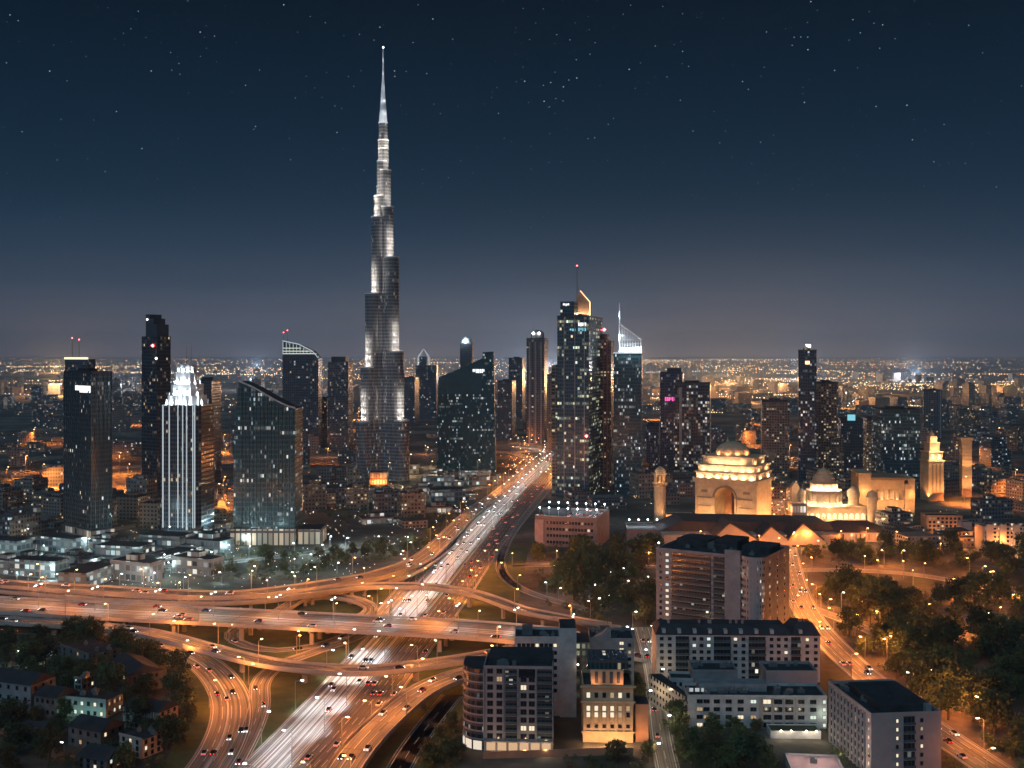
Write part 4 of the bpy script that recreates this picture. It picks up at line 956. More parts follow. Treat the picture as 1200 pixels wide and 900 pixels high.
for i in range(9):
    x = X(800 + i * 20, d) - X(905, d); light((x, -16, 4), 1500, FL, root, .5)
d = 865; 
root = empty('long_hall', (X(1004, d), d, 0), 0, 'long brick hall with a dark hipped roof right of the gables', 'hall')
k = MB(); k.box(X(966, d) - X(1004, d), X(1038, d) - X(1004, d), 0, 34, 0, Z(624, d), 0); k.build('hall_wall', facade('hall_brick', (.05, .03, .02), (.30, .18, .12), 3.4, 9, .5, WARM, 1.0, .3, (.2, .3), band=.1), root)
a, b, zz = X(964, d) - X(1004, d), X(1040, d) - X(1004, d), Z(624, d)
k = MB(); P = [(a, -1, zz), (b, -1, zz), (b, 35, zz), (a, 35, zz)]; q0, q1 = (a + 14, 17, zz + 7), (b - 10, 17, zz + 7)
k.face([P[0], P[1], q1, q0]); k.face([P[1], P[2], q1]); k.face([P[2], P[3], q0, q1]); k.face([P[3], P[0], q0]); k.build('hipped_roof', RT, root)
for i in range(5): light((a + (b - a) * (i + .5) / 5, -9, 4), 3000, FL, root, .5)
# ------------------------------------------------------------------ foreground buildings
E_WIN = em('lit_room', (1.0, .84, .58), .95); E_WIN2 = em('lit_cool_room', (.86, .98, .86), .8); E_WIN3 = em('dim_room', (1.0, .66, .36), .42)
WFR = pm('window_frame', (.30, .30, .31), .6); WFD = pm('dark_window_frame', (.07, .07, .075), .6)
WD = {}
def window_data(w, h, state, fr):
    key = (round(w, 2), round(h, 2), state, fr.name)
    if key not in WD:
        k = MB(); e = .13
        k.box(-w / 2 - e, w / 2 + e, -.10, -.004, -h / 2 - e, -h / 2, 0); k.box(-w / 2 - e, w / 2 + e, -.10, -.004, h / 2, h / 2 + e, 0)
        k.box(-w / 2 - e, -w / 2, -.09, -.004, -h / 2, h / 2, 0); k.box(w / 2, w / 2 + e, -.09, -.004, -h / 2, h / 2, 0)
        if w > 1.5: k.box(-.05, .05, -.08, -.05, -h / 2, h / 2, 0)
        p = MB(); p.box(-w / 2, w / 2, -.045, -.006, -h / 2, h / 2, 0)
        WD[key] = (k.data('window', fr), p.data('pane', [DARKGL, E_WIN, E_WIN2, E_WIN3][state]))
    return WD[key]
WCOUNT = {}
def face_xf(t, face):
    return {'front': ((-t.w / 2, -t.dp / 2), (1, 0), 0), 'right': ((t.w / 2, -t.dp / 2), (0, 1), math.pi / 2), 'left': ((-t.w / 2, t.dp / 2), (0, -1), -math.pi / 2)}[face]
def windows(t, face, us, vs, w, h, lit=.08, fr=None, r=None, pane=True, states=(1, 1, 2, 3)):
    """one window object per opening: us along the face (m from its left end), vs = centre heights"""
    r = r or RN; (ox, oy), (dx, dy), rz = face_xf(t, face)
    for v in vs:
        for u in us:
            st = r.choice(states) if r.random() < lit else 0
            fd, pd = window_data(w, h, st, fr or WFD)
            n = WCOUNT[t] = WCOUNT.get(t, 0) + 1
            o = inst('window', fd, t.root, (ox + dx * u, oy + dy * u, v), rz)
            inst('pane', pd, o)
def lin(a, b, n): return [a + (b - a) * (i + .5) / n for i in range(n)]
def block(label, name, pxL, pxC, pxR, ptop, d, a, wall, roof=ROOF, cat='building', dp=None, par=1.1, wl=None):
    c, rz, w, dpp = corner_frame(pxL, pxC, pxR, d, a, dp, wl)
    t = Ctx(); t.w, t.dp, t.h, t.d, t.u = w, dpp, Z(ptop, d), d, d / F
    t.root = empty(name, c, rz, label, cat)
    k = MB(); k.box(-w / 2, w / 2, -dpp / 2, dpp / 2, 0, t.h - par, 0, 1); t.body = k.build('wall', [wall, roof], t.root)
    if par:
        k = MB(); e = .12; T = .35; z0, z1 = t.h - par + .005, t.h
        k.box(-w / 2 - e, w / 2 + e, -dpp / 2 - e, -dpp / 2 + T, z0, z1); k.box(-w / 2 - e, w / 2 + e, dpp / 2 - T, dpp / 2 + e, z0, z1)
        k.box(-w / 2 - e, -w / 2 + T, -dpp / 2 + T, dpp / 2 - T, z0, z1); k.box(w / 2 - T, w / 2 + e, -dpp / 2 + T, dpp / 2 - T, z0, z1); k.build('parapet', wall, t.root)
    t.zr = t.h - par
    return t
def roof_kit(t, n=6, r=None, big=True):
    r = r or RN
    if big:
        k = MB(); x = r.uniform(-.25, .1) * t.w; k.box(x - t.w * .12, x + t.w * .12, -t.dp * .1, t.dp * .3, t.zr + .01, t.zr + 3.0); k.build('plant_room', ROOFL, t.root)
    for i in range(n):
        x, y = r.uniform(-.42, .42) * t.w, r.uniform(-.4, .4) * t.dp; s = r.uniform(.7, 1.5)
        k = MB(); k.box(x - s, x + s, y - s * .6, y + s * .6, t.zr + .015, t.zr + r.uniform(.9, 1.9)); k.lathe([(s * .45, t.zr + 1.0), (s * .45, t.zr + 2.1), (0, t.zr + 2.1)], 8, x, y); k.build('air_unit', METAL, t.root)
def balconies(t, face, u0, u1, vs, depth=1.3, wall=None, glass=True, lit=.06, r=None):
    """a recessed dark bay with one balcony per floor"""
    r = r or RN; (ox, oy), (dx, dy), rz = face_xf(t, face); L = u1 - u0; um = (u0 + u1) / 2
    fh = vs[1] - vs[0] if len(vs) > 1 else 3.1
    k = MB(); k.box(-L / 2, L / 2, -.08, -.004, vs[0] - fh / 2, vs[-1] + fh / 2, 0)
    k.build('glazed_bay', facade('bay_glazing', (.014, .022, .028), (.05, .06, .065), 1.55, fh, .05, [(1.0, .84, .58), (.86, .98, .9)], 1.5, .07, (.25, .06), band=.0), t.root, (ox + dx * um, oy + dy * um, 0), rz)
    for v in vs:
        k = MB(); k.box(-L / 2, L / 2, -depth, -.09, v - fh / 2, v - fh / 2 + .2); k.box(-L / 2, L / 2, -depth - .02, -depth + .1, v - fh / 2 + .21, v - fh / 2 + 1.15, 1)
        k.build('balcony', [wall or PLASTG, pm('balcony_glass', (.07, .10, .11), .2)], t.root, (ox + dx * um, oy + dy * um, 0), rz)

# A: apartment house with rounded corner
A = block('dark grey ten storey apartment house with a rounded glass corner and lit shops below', 'apartment_house', 567, 648, 655.5, 781, 411, 3, pm('mauve_grey_wall', (.30, .27, .27), .85, var=.14), dp=22)
rr = 8.5; y0 = -A.dp / 2
k = MB(); pts = [(-A.w / 2 - .01 + 0, y0 + .02)] + [(-A.w / 2 - rr * math.sin(a), y0 + rr - rr * math.cos(a)) for a in [math.pi / 2 * i / 8 for i in range(9)]] + [(-A.w / 2 - rr, y0 + 18), (-A.w / 2 - .01, y0 + 18)]
pts = pts[1:][::-1]; pts = [(-A.w / 2 - .01, y0 + .02)] + [(-A.w / 2 - .01, y0 + 18)] + [(-A.w / 2 - rr, y0 + 18)] + [(-A.w / 2 - rr * math.sin(a), y0 + .02 + rr - rr * math.cos(a)) for a in [math.pi / 2 * (8 - i) / 8 for i in range(8)]]
k.prism(pts, 0, A.h - 1.5, 0, 1); k.build('rounded_corner', [facade('corner_glass', (.012, .016, .022), (.06, .06, .068), 1.5, 3.1, .07, COOL, 1.1, .1, (.26, .05), band=.0), ROOF], A.root)
fz = 3.05; vs = [5.8 + fz * i for i in range(9)]
for v in vs:
    k = MB(); q = [(x * 1.0 - .0, y) for x, y in pts]; 
    k.lathe([(rr + .25, v - 1.5), (rr + .25, v - 1.1)], 32, -A.w / 2, y0 + rr + .02) if False else k.prism([(-A.w / 2 - .02, y0 - .25), (-A.w / 2 - .02, y0 + .5)] + [(-A.w / 2 - rr + .3, y0 + 17.5), (-A.w / 2 - rr - .3, y0 + 17.5)] + [(-A.w / 2 - (rr + .3) * math.sin(a), y0 + rr - (rr + .3) * math.cos(a)) for a in [math.pi / 2 * (8 - i) / 8 for i in range(8)]], v - 1.62, v - 1.12, bottom=True); k.build('corner_ledge', pm('mauve_grey_wall', 0), A.root)
s = A.w / 80.0
windows(A, 'front', [7.2 * s, 18 * s], vs, 6 * s, 1.75, .05)
balconies(A, 'front', 25 * s, 38.5 * s, vs, .9)
windows(A, 'front', [46 * s, 55.5 * s], vs[:8], 6.2 * s, 1.75, .10)
k = MB(); k.box(-A.w / 2 + 40.5 * s, -A.w / 2 + 59.5 * s, y0 - .09, y0 - .004, vs[8] - 2.4, vs[8] + 1.6); k.build('penthouse_glazing', DARKGL, A.root)
balconies(A, 'front', 62 * s, 79 * s, vs, .9)
windows(A, 'right', lin(1, A.dp - 1, 4), vs, 2.6, 1.7, .1)
for x in (0, 22.5, 39.5, 60.5, 79.8):
    k = MB(); xx = -A.w / 2 + x * s; k.box(xx - .22, xx + .22, y0 - .5, y0 - .012, 4.4, A.h - 1.2); k.build('pier', pm('mauve_grey_wall', 0), A.root)
for i in range(6):
    k = MB(); x0 = -A.w / 2 + 1 + i * (A.w - 1) / 6; k.box(x0, x0 + 3.3, y0 - .14, y0 - .01, .4, 3.7); k.build('shop_window', em('shop_glow', (1.0, .62, .34), .62), A.root)
for i in range(3):
    a0 = math.pi / 2 * (.06 + .31 * i); a1 = a0 + math.pi / 2 * .25; R_ = rr + .12
    k = MB(); cxp, cyp = -A.w / 2, y0 + rr + .02
    p0, p1 = (cxp - R_ * math.sin(a0), cyp - R_ * math.cos(a0)), (cxp - R_ * math.sin(a1), cyp - R_ * math.cos(a1))
    q0, q1 = (cxp - (R_ + .1) * math.sin(a0), cyp - (R_ + .1) * math.cos(a0)), (cxp - (R_ + .1) * math.sin(a1), cyp - (R_ + .1) * math.cos(a1))
    k.prism([p0, p1, q1, q0][::-1] , .4, 3.7, bottom=True); k.build('shop_window', em('pale_shop_glow', (1.0, .84, .66), .8), A.root)
k = MB(); k.box(-A.w / 2, A.w / 2, y0 - 1.6, y0 - .55, 3.9, 4.3); k.build('canopy', pm('mauve_grey_wall', 0), A.root)
k = MB(); k.box(-A.w * .45, A.w * .48, -A.dp * .2, A.dp * .46, A.zr + .01, A.zr + 2.6); k.build('roof_storey', ROOF, A.root); roof_kit(A, 12, big=False)
for x in (-.3, .1, .4): light((A.w * x, y0 - 5, 3), 420, WWH, A.root)
# B: white block behind it
Bq = block('white rendered block with a small window row behind the rounded corner house', 'apartment_house', 603, 656, 658, 746, 452, 1, PLAST, dp=16)
for v in (Bq.h - 3.6, Bq.h - 6.7): windows(Bq, 'front', lin(1, Bq.w - 1, 9), [v], 1.3, 1.3, .1)
windows(Bq, 'front', lin(1, Bq.w - 1, 9), [Bq.h - 9.8 - 3.1 * i for i in range(5)], 1.3, 1.3, .08)
k = MB(); k.box(Bq.w / 2 + .01, Bq.w / 2 + 6.8, -Bq.dp / 2 - 1.5, Bq.dp / 2 - 2, 0, Z(735, 452), 0, 1); k.build('blank_stair_tower', [PLAST, ROOF], Bq.root); roof_kit(Bq, 5)
beacon(Bq.root, Bq.w / 2 + 7.4, -Bq.dp / 2 - 1, Z(778, 452), .45, E_WHITE); light((Bq.w / 2 + 8.2, -Bq.dp / 2 - 2, Z(778, 452)), 260, WWH, Bq.root)
# C: stepped white gable with lit stair column
C_ = block('pale blank walled block with a vertical column of lit stair windows', 'apartment_house', 691, 743, 746, 748, 474, 2, PLASTG, dp=18)
k = MB(); k.prof([(-C_.w / 2 + .02, C_.h - 1), (-C_.w / 2 + C_.w * .48, C_.h - 1), (-C_.w / 2 + C_.w * .48, Z(737, 474)), (-C_.w / 2 + C_.w * .40, Z(737, 474)), (-C_.w / 2 + C_.w * .3, Z(742, 474))], -C_.dp / 2 - .02, -C_.dp / 2 + 3); k.build('stepped_gable', PLASTG, C_.root)
windows(C_, 'front', [C_.w * .72], [C_.h - 2.2 - 2.8 * i for i in range(7)], 1.7, 1.3, 1.0, states=(1,))
windows(C_, 'front', [C_.w * .9], [C_.h - 3 - 3 * i for i in range(7)], 1.2, 1.3, .2); roof_kit(C_, 5)
k = MB(); k.box(-C_.w / 2 - 7, -C_.w / 2 - .02, -C_.dp / 2, C_.dp / 2 - 2, 0, Z(753, 474), 0, 1); k.build('glass_stairwell', [facade('stairwell', (.05, .07, .06), (.20, .20, .20), 2.4, 3.0, .5, [(.8, 1.0, .7), (1, .9, .6)], .5, .2), ROOF], C_.root)
# D: classical building floodlit from the street
D = block('floodlit classical stone building with tall lit windows and a set back attic', 'stone_building', 683, 742, 744, 803, 421, 2, STONE, cat='building', dp=20)
y0 = -D.dp / 2; s = D.w / 59.0
zq = lambda q: Z(q, 421)
for q, h, lt in ((815, 2.0, .6), (830.5, 1.9, .95), (838, 1.9, .6), (851.5, 1.5, .0)):
    windows(D, 'front', [(6.5 + 9.3 * i) * s for i in range(6)], [zq(q)], 1.35, h, lt, PLASTB, states=(1, 1, 1, 3))
for q, e in ((804.5, 1.0), (822.5, .8), (858, .6)):
    k = MB(); k.box(-D.w / 2 - e, D.w / 2 + e, y0 - e, y0 - .01, zq(q) - .35, zq(q) + .35); k.build('cornice', STONE, D.root)
for i in range(7):
    k = MB(); x = -D.w / 2 + (2 + 9.2 * i) * s; k.box(x - .35, x + .35, y0 - .45, y0 - .012, zq(857.5), zq(823)); k.build('pilaster', STONE, D.root)
k = MB(); k.box(-D.w * .33, D.w * .32, -D.dp * .3, D.dp * .4, D.zr + .01, zq(789)); k.build('attic', STONE, D.root)
k = MB(); k.box(-D.w * .4, D.w * .42, -D.dp * .25, D.dp * .45, zq(789) + .01, zq(777)); k.build('glazed_attic', G_DARK, D.root)
for x in (-.22, -.07, .08, .22):
    k = MB(); k.box(D.w * x - .6, D.w * x + .6, -D.dp * .3 - .1, -D.dp * .3 - .01, D.zr + .6, zq(791)); k.build('attic_window', WFD, D.root)
for x in (-.4, -.13, .13, .4): light((D.w * x, y0 - 4.5, 2), 1500, FL, D.root, .4)
for x in (-.25, .25): light((D.w * x, -D.dp * .3 - 2, D.zr + .8), 420, (1, .4, .16), D.root, .3)
k = MB(); k.box(D.w / 2 + 1, D.w / 2 + 6, y0 + 1, y0 + 10, 0, zq(826), 0, 1); k.build('annex', [pm('terracotta', (.42, .22, .13), .85), ROOF], D.root); light((D.w / 2 + 4, y0 - 3, 4), 700, FL, D.root)
for i in range(8): 
    pass
# E: big apartment slab
E = block('tall grey apartment slab with curved bay and a column of lit stair windows', 'apartment_slab', 769, 896, 925, 654, 535, 31, PLASTG, dp=None)
y0 = -E.dp / 2; s = E.w / 127.0; vs = [E.h - 3.2 - 3.05 * i for i in range(14)][::-1]
windows(E, 'front', [13.5 * s], vs, 1.6, 1.35, .85, states=(1, 1, 2))
windows(E, 'front', [5.5 * s], vs, 1.2, 1.3, .12)
balconies(E, 'front', 19 * s, 66 * s, vs, 1.2)
balconies(E, 'front', 69 * s, 82 * s, vs, 1.2)
k = MB(); k.box(-E.w / 2 + 83 * s, -E.w / 2 + 101 * s, y0 - 1.6, y0 - .01, 0, E.h + 2.5); k.build('projecting_pier', PLASTG, E.root)
windows(E, 'front', [93 * s], vs, .01, .01, 0) if False else None
k = MB(); n = 10; R_ = 26 * s / 2
pts = [(-E.w / 2 + 114 * s + 13 * s * math.cos(a), y0 - .02 - 3.2 * math.sin(a)) for a in [math.pi * (1 + i / n) for i in range(n + 1)]]
pts = [(-E.w / 2 + 114 * s - 13 * s * math.cos(math.pi * i / n), y0 - .02 - 3.4 * math.sin(math.pi * i / n)) for i in range(n + 1)]
k.prism(pts, 0, E.h + .4, 0, 1); k.build('curved_bay', [facade('curved_bay_wall', (.02, .03, .035), (.27, .27, .28), 3.4, 3.05, .26, [(1.0, .84, .58), (.9, 1, .9)], 1.6, .26, (.3, .25), band=.0), ROOF], E.root)
windows(E, 'right', lin(2, E.dp - 2, 3), vs, 1.3, 1.3, .26)
roof_kit(E, 16)
for x0, x1, h_ in ((-.42, -.12, 4.0), (-.06, .16, 5.0), (.2, .45, 3.2)):
    k = MB(); k.box(E.w * x0, E.w * x1, -E.dp * .1, E.dp * .35, E.zr + .01, E.zr + h_); k.build('roof_storey', ROOF, E.root)
mast(E.root, -E.w * .48, y0 + .5, E.h, E.h + 2.2, .1); beacon(E.root, -E.w * .48, y0 + .5, E.h + 2.4, .5, E_WHITE)
# F: long apartment row
Fb = block('long pale apartment row with four glazed balcony bays and a dark mansard roof', 'apartment_row', 769, 961, 964, 745, 498, 1.5, PLAST, dp=20, par=.6)
y0 = -Fb.dp / 2; s = Fb.w / 193.0; vs = [Fb.h - 1.8 - 2.95 * i for i in range(7)][::-1]
windows(Fb, 'front', [6.5 * s, 16 * s], vs, 1.5, 1.3, .05); windows(Fb, 'front', [45 * s, 53.5 * s, 62 * s], vs, 1.5, 1.3, .12); windows(Fb, 'front', [93.5 * s, 103 * s], vs, 1.5, 1.3, .22)
windows(Fb, 'front', [136 * s, 144.5 * s, 153 * s], vs, 1.4, 1.3, .08); windows(Fb, 'front', [178 * s, 188 * s], vs, 1.4, 1.3, .04)
for a_, b_ in ((23, 39), (68, 88), (109, 129), (159, 170)): balconies(Fb, 'front', a_ * s, b_ * s, vs, 1.2)
k = MB(); 
for x0, x1, hh in ((-Fb.w / 2 - .4, Fb.w * .33, 3.4), (Fb.w * .33 + .02, Fb.w / 2 + .4, 4.4)):
    k = MB(); z0 = Fb.h + .01
    P = [(x0, -Fb.dp / 2 - .3, z0), (x1, -Fb.dp / 2 - .3, z0), (x1, Fb.dp / 2 + .3, z0), (x0, Fb.dp / 2 + .3, z0)]; Q = [(x0 + 2.5, -4, z0 + hh), (x1 - 2.5, -4, z0 + hh), (x1 - 2.5, 5, z0 + hh), (x0 + 2.5, 5, z0 + hh)]
    for i in range(4): k.face([P[i], P[(i + 1) % 4], Q[(i + 1) % 4], Q[i]])
    k.face(Q); k.build('mansard_roof', RT, Fb.root)
    for i in range(7):
        xx = x0 + 4 + (x1 - x0 - 8) * RN.random(); k = MB(); k.box(xx - .5, xx + .5, -2.5, -1.3, z0 + hh + .01, z0 + hh + 1.5); k.build('chimney', PLASTB if i % 2 else METAL, Fb.root)
    for i in range(int((x1 - x0) / 7)):
        xx = x0 + 4 + i * 7; k = MB(); k.box(xx - .8, xx + .8, -Fb.dp / 2 + .6, -4.2, z0 + .2, z0 + 2.2); k.build('dormer', PLAST, Fb.root)
# G: low white block with wing
Gb = block('four storey white block with a rooftop sign strip and angled left wing', 'apartment_row', 806, 969, 971, 815, 437, 1, PLAST, dp=16)
y0 = -Gb.dp / 2; s = Gb.w / 163.0; vs = [Gb.h - 2.6 - 3.1 * i for i in range(4)][::-1]
windows(Gb, 'front', [14 * s, 22 * s, 34 * s, 48 * s, 62 * s, 77 * s], vs, 2.2, 1.4, .14)
windows(Gb, 'front', [93 * s, 106 * s, 119 * s], vs, 3.0, 1.7, .2); windows(Gb, 'front', [133 * s, 147 * s], vs, 2.3, 1.4, .08); windows(Gb, 'front', [160 * s], vs, 1.2, 1.4, 1.0, states=(2,))
for x in (84.5, 87.5, 99.5, 112.5, 126):
    k = MB(); k.box(-Gb.w / 2 + (x - .8) * s, -Gb.w / 2 + (x + .8) * s, y0 - .6, y0 - .012, 0, Gb.h - 1.1); k.build('pier', PLASTB, Gb.root)
sign(Gb.root, -Gb.w / 2 + 3 * s, -Gb.w / 2 + 24 * s, y0 + 2.6, Gb.h + .5, Gb.h + 1.9, em('dim_sign', (.8, .85, .9), .5), 12)
k = MB(); k.box(-Gb.w / 2 - .2, -Gb.w / 2 + 3 * s, y0 + 2.6, y0 + 3, Gb.zr + .01, Gb.h + 2.4); k.build('sign_post', METAL, Gb.root)
k = MB(); k.prism([(-Gb.w / 2 - .02, y0 + .5), (-Gb.w / 2 - .02, y0 + 9), (-Gb.w / 2 - 6.6, y0 + 34), (-Gb.w / 2 - 12, y0 + 33)], 0, Gb.h - 1.5, 0, 1); k.build('angled_wing', [facade('wing_wall', (.02, .03, .03), (.40, .36, .32), 2.8, 3.1, .12, WARM, 1.2, .26, (.3, .25), band=.0), ROOF], Gb.root)
k = MB(); k.box(-Gb.w * .4, Gb.w * .1, 0, Gb.dp * .45, Gb.zr + .01, Gb.zr + 3.2); k.build('roof_storey', PLASTG, Gb.root)
roof_kit(Gb, 16, big=False)
light((-Gb.w / 2 - 2, y0 - 2, 6), 380, WWH, Gb.root); light((Gb.w * .47, y0 - 3, 6), 300, (.8, 1, .8), Gb.root)
# service halls behind it
t = block('low grey hall with a blank wall between the long row and the four storey block', 'low_hall', 812, 864, 866, 785, 462, 1, PLASTG, dp=14); roof_kit(t, 4, big=False)
t = block('low brown grey hall beside the corner of the right hand block', 'low_hall', 898, 958, 960, 786, 462, 1, pm('mauve_grey_wall', 0), dp=14); roof_kit(t, 4, big=False)
t = block('small white house with gable roof left of the four storey block', 'small_house', 785, 812, 816, 795, 462, 6, PLAST, dp=10); windows(t, 'front', lin(.5, t.w - .5, 3), [t.h - 2.6, t.h - 5.6, t.h - 8.6], 1.4, 1.4, .2)
# H: block at lower right
Hh = block('grey six storey block at the lower right with a pink gable end', 'apartment_block', 971, 1021, 1103, 836, 386, 84, pm('dusty_pink_wall', (.36, .29, .28), .85, var=.12), dp=None)
def hx(): return Hh.w, Hh.dp
# its long flank is the local front, its gable end the local right face
vs = [Hh.h - 3.0 - 3.05 * i for i in range(8)][::-1]
windows(Hh, 'front', lin(2, Hh.w - 5, 10), vs, 1.9, 1.6, .03); windows(Hh, 'front', [Hh.w - 2], vs, 1.3, 1.3, .75, states=(1, 2))
for i in range(11):
    k = MB(); x = -Hh.w / 2 + 2 + (Hh.w - 7) * i / 10; k.box(x - .3, x + .3, -Hh.dp / 2 - .6, -Hh.dp / 2 - .012, 0, Hh.h - 1.2); k.build('pier', PLASTG, Hh.root)
L = Hh.dp
windows(Hh, 'right', [L * .37], vs, .8, 1.2, .6, states=(1,)); windows(Hh, 'right', [L * .72], vs, .9, 1.2, .4, states=(1, 3)); balconies(Hh, 'right', L * .46, L * .62, vs, .9)
k = MB(); k.box(-Hh.w * .30, Hh.w * .42, -Hh.dp * .32, Hh.dp * .40, Hh.zr + .01, Hh.zr + 2.8); k.build('roof_storey', ROOF, Hh.root)
k = MB(); k.box(Hh.w / 2 - 3, Hh.w / 2 - 1, Hh.dp * .3, Hh.dp * .38, Hh.zr + .01, Hh.zr + 3.2); k.build('chimney', PLASTG, Hh.root); roof_kit(Hh, 12, big=False)
for i in range(4): light((-Hh.w / 2 + Hh.w * (i + .5) / 4, -Hh.dp / 2 - 5, 3.5), 420, WWH, Hh.root)
# pink flat roof
t = block('low pavilion with a broad flat pinkish roof at the bottom edge', 'low_pavilion', 944, 1012, 1014, 946, 352, 6, PLAST, pm('pink_roof', (.42, .30, .29), .85, var=.15), dp=46, par=.5)
roof_kit(t, 6, big=False)
for y in (4, 16): light((-t.w * .2, y, t.h + 7), 1500, (1.0, .72, .62), t.root); light((t.w * .25, y, t.h + 7), 1500, (1.0, .72, .62), t.root)
t = block('flat roofed kiosk with lit front behind the pink roofed pavilion', 'low_pavilion', 903, 962, 964, 857, 425, 2, PLAST, pm('moss_roof', (.06, .08, .05), .9), dp=8, par=.4)
for x in (-.3, -.1, .2, .4): light((t.w * x, -t.dp / 2 - 2, 3.2), 260, (1.0, .9, .7), t.root); beacon(t.root, t.w * x, -t.dp / 2 - 1, 3.4, .4, E_AMB)
# garden wall along the street
k = MB(); P, Q = G(566, 889), G(742, 884)
k.box(0, (Q - P).length, -.3, .3, 0, 2.6); o = k.build('street_wall', pm('terracotta', 0), None, P, math.atan2((Q - P).y, (Q - P).x)); tag(o, 'low terracotta street wall in front of the classical building', 'wall')
# car park building with bright roof
t = block('brick car park building with bright white lamps over its rooftop parking', 'parking_block', 627, 700, 735, 607, 835, 16, pm('pink_brick', (.27, .18, .155), .85, var=.2), ROOFL, dp=48, par=1.4)
windows(t, 'front', lin(9, t.w - 3, 15), [3.5, 8.5, 13.5, 18.5], 1.7, 1.9, .05, states=(1, 3))
k = MB(); k.box(-t.w / 2 + .0, -t.w / 2 + 7, -t.dp / 2 - 1, -t.dp / 2 - .01, 0, t.h - 3); k.build('stair_tower', pm('pink_stone', (.46, .30, .25), .85), t.root)
k = MB(); k.box(-t.w * .45, -t.w * .05, -t.dp * .25, t.dp * .1, t.zr + .01, t.zr + 6); k.build('roof_block', ROOF, t.root)
PARK = t
for i in range(7):
    for j in range(2):
        x, y = -t.w * .46 + t.w * .92 * i / 6, (-.36, .3)[j] * t.dp
        mast(t.root, x, y, t.zr, t.zr + 6.5, .14, name='lamp_mast'); beacon(t.root, x, y, t.zr + 6.7, .7, E_LED); light((x, y - .8, t.zr + 6), 1500, LED, t.root)
t = block('low flat building with a bright car deck left of the gabled hall', 'parking_block', 735, 776, 779, 621, 870, 3, pm('pink_brick', 0), ROOFL, dp=40, par=.8)
for i in range(4): beacon(t.root, -t.w * .4 + t.w * .27 * i, 0, t.h + 5, .7, E_LED); light((-t.w * .4 + t.w * .27 * i, -1, t.h + 4.5), 1600, LED, t.root)
t = block('low white lit building at the foot of the slim minaret', 'low_hall', 781, 812, 814, 603, 930, 3, STONE, dp=14, par=.6)
for i in range(3): light((-t.w * .35 + t.w * .35 * i, -t.dp / 2 - 5, 3), 2200, FL, t.root)
# podium building among the white lit streets
t = block('long dark roofed hall with a pale end wall among the white lit streets', 'long_hall', 151, 181, 238, 656, 752, 22, PLASTG, ROOF, dp=None, par=.8)
windows(t, 'right', lin(2, t.dp - 2, 16), [3, 7], 2.6, 2.2, .55, states=(1, 2, 2))
# apartment row on the far right
t = block('orange lit apartment terrace at the right edge beyond the trees', 'apartment_terrace', 1152, 1215, 1218, 617, 815, 2, PLASTB, ROOF, dp=16)
windows(t, 'front', lin(1, t.w - 1, 12), [3 + 3.1 * i for i in range(7)], 1.6, 1.5, .22, states=(1, 3)); roof_kit(t, 4)
for i in range(6): light((-t.w / 2 + t.w * (i + .5) / 6, -t.dp / 2 - 6, 3), 2600, FL, t.root)
for x in (.05, .3, .55, .8):
    k = MB(); k.box(-t.w / 2 + t.w * x, -t.w / 2 + t.w * x + 5, -t.dp / 2 - 1.4, -t.dp / 2 - .15, 0, t.h + 1.5); k.build('bay', PLASTB, t.root)
t = block('reddish terrace with lit windows right of the long brick hall', 'apartment_terrace', 1086, 1128, 1131, 604, 905, 3, pm('terracotta', 0), ROOF, dp=16)
windows(t, 'front', lin(1, t.w - 1, 8), [3 + 3.1 * i for i in range(4)], 1.6, 1.6, .4, states=(1, 3)); [light((t.w * x, -t.dp / 2 - 6, 4), 1500, FL, t.root) for x in (-.3, .3)]
t = block('narrow pinkish tower block beside the reddish terrace', 'apartment_block', 1128, 1139, 1141, 612, 890, 3, pm('dusty_pink_wall', 0), ROOF, dp=12)

# villas among the dark trees, lower left
def villa(label, pxL, pxC, pxR, ptop, d, a, wall, dp, gable=True, lit=.06, rows=2, cols=4, hood=None):
    t = block(label, 'villa', pxL, pxC, pxR, ptop, d, a, wall, ROOF, cat='house', dp=dp, par=0)
    if gable:
        k = MB(); z0 = t.h + .005; hh = min(3.2, t.dp * .25); e = .6
        k.face([(-t.w / 2 - e, -t.dp / 2 - e, z0), (t.w / 2 + e, -t.dp / 2 - e, z0), (t.w / 2 + e - 1, 0, z0 + hh), (-t.w / 2 - e + 1, 0, z0 + hh)]); k.face([(t.w / 2 + e, t.dp / 2 + e, z0), (-t.w / 2 - e, t.dp / 2 + e, z0), (-t.w / 2 - e + 1, 0, z0 + hh), (t.w / 2 + e - 1, 0, z0 + hh)])
        k.face([(-t.w / 2 - e, t.dp / 2 + e, z0), (-t.w / 2 - e, -t.dp / 2 - e, z0), (-t.w / 2 - e + 1, 0, z0 + hh)]); k.face([(t.w / 2 + e, -t.dp / 2 - e, z0), (t.w / 2 + e, t.dp / 2 + e, z0), (t.w / 2 + e - 1, 0, z0 + hh)]); k.build('roof', RT, t.root)
    else:
        k = MB(); k.box(-t.w / 2 - .2, t.w / 2 + .2, -t.dp / 2 - .2, -t.dp / 2 + .2, t.h + .004, t.h + .9); k.build('parapet', wall, t.root); t.zr = t.h; roof_kit(t, 3, big=False)
    fh = t.h / rows
    windows(t, 'front', lin(.5, t.w - .5, cols), [fh * (i + .55) for i in range(rows)], 1.2, 1.5, lit); windows(t, 'right' if pxR - pxC > pxC - pxL else 'right', lin(.5, t.dp - .5, 3), [fh * (i + .55) for i in range(rows)], 1.1, 1.4, lit)
    return t
villa('pale long house with pitched roof at the left edge of the dark suburb', -25, 36, 58, 803, 452, 20, PLASTG, 14, True, .03, 3, 6)
villa('grey block of flats with two lit orange windows near the flyover', 71, 104, 128, 768, 508, 40, PLASTD, 16, False, .1, 4, 4)
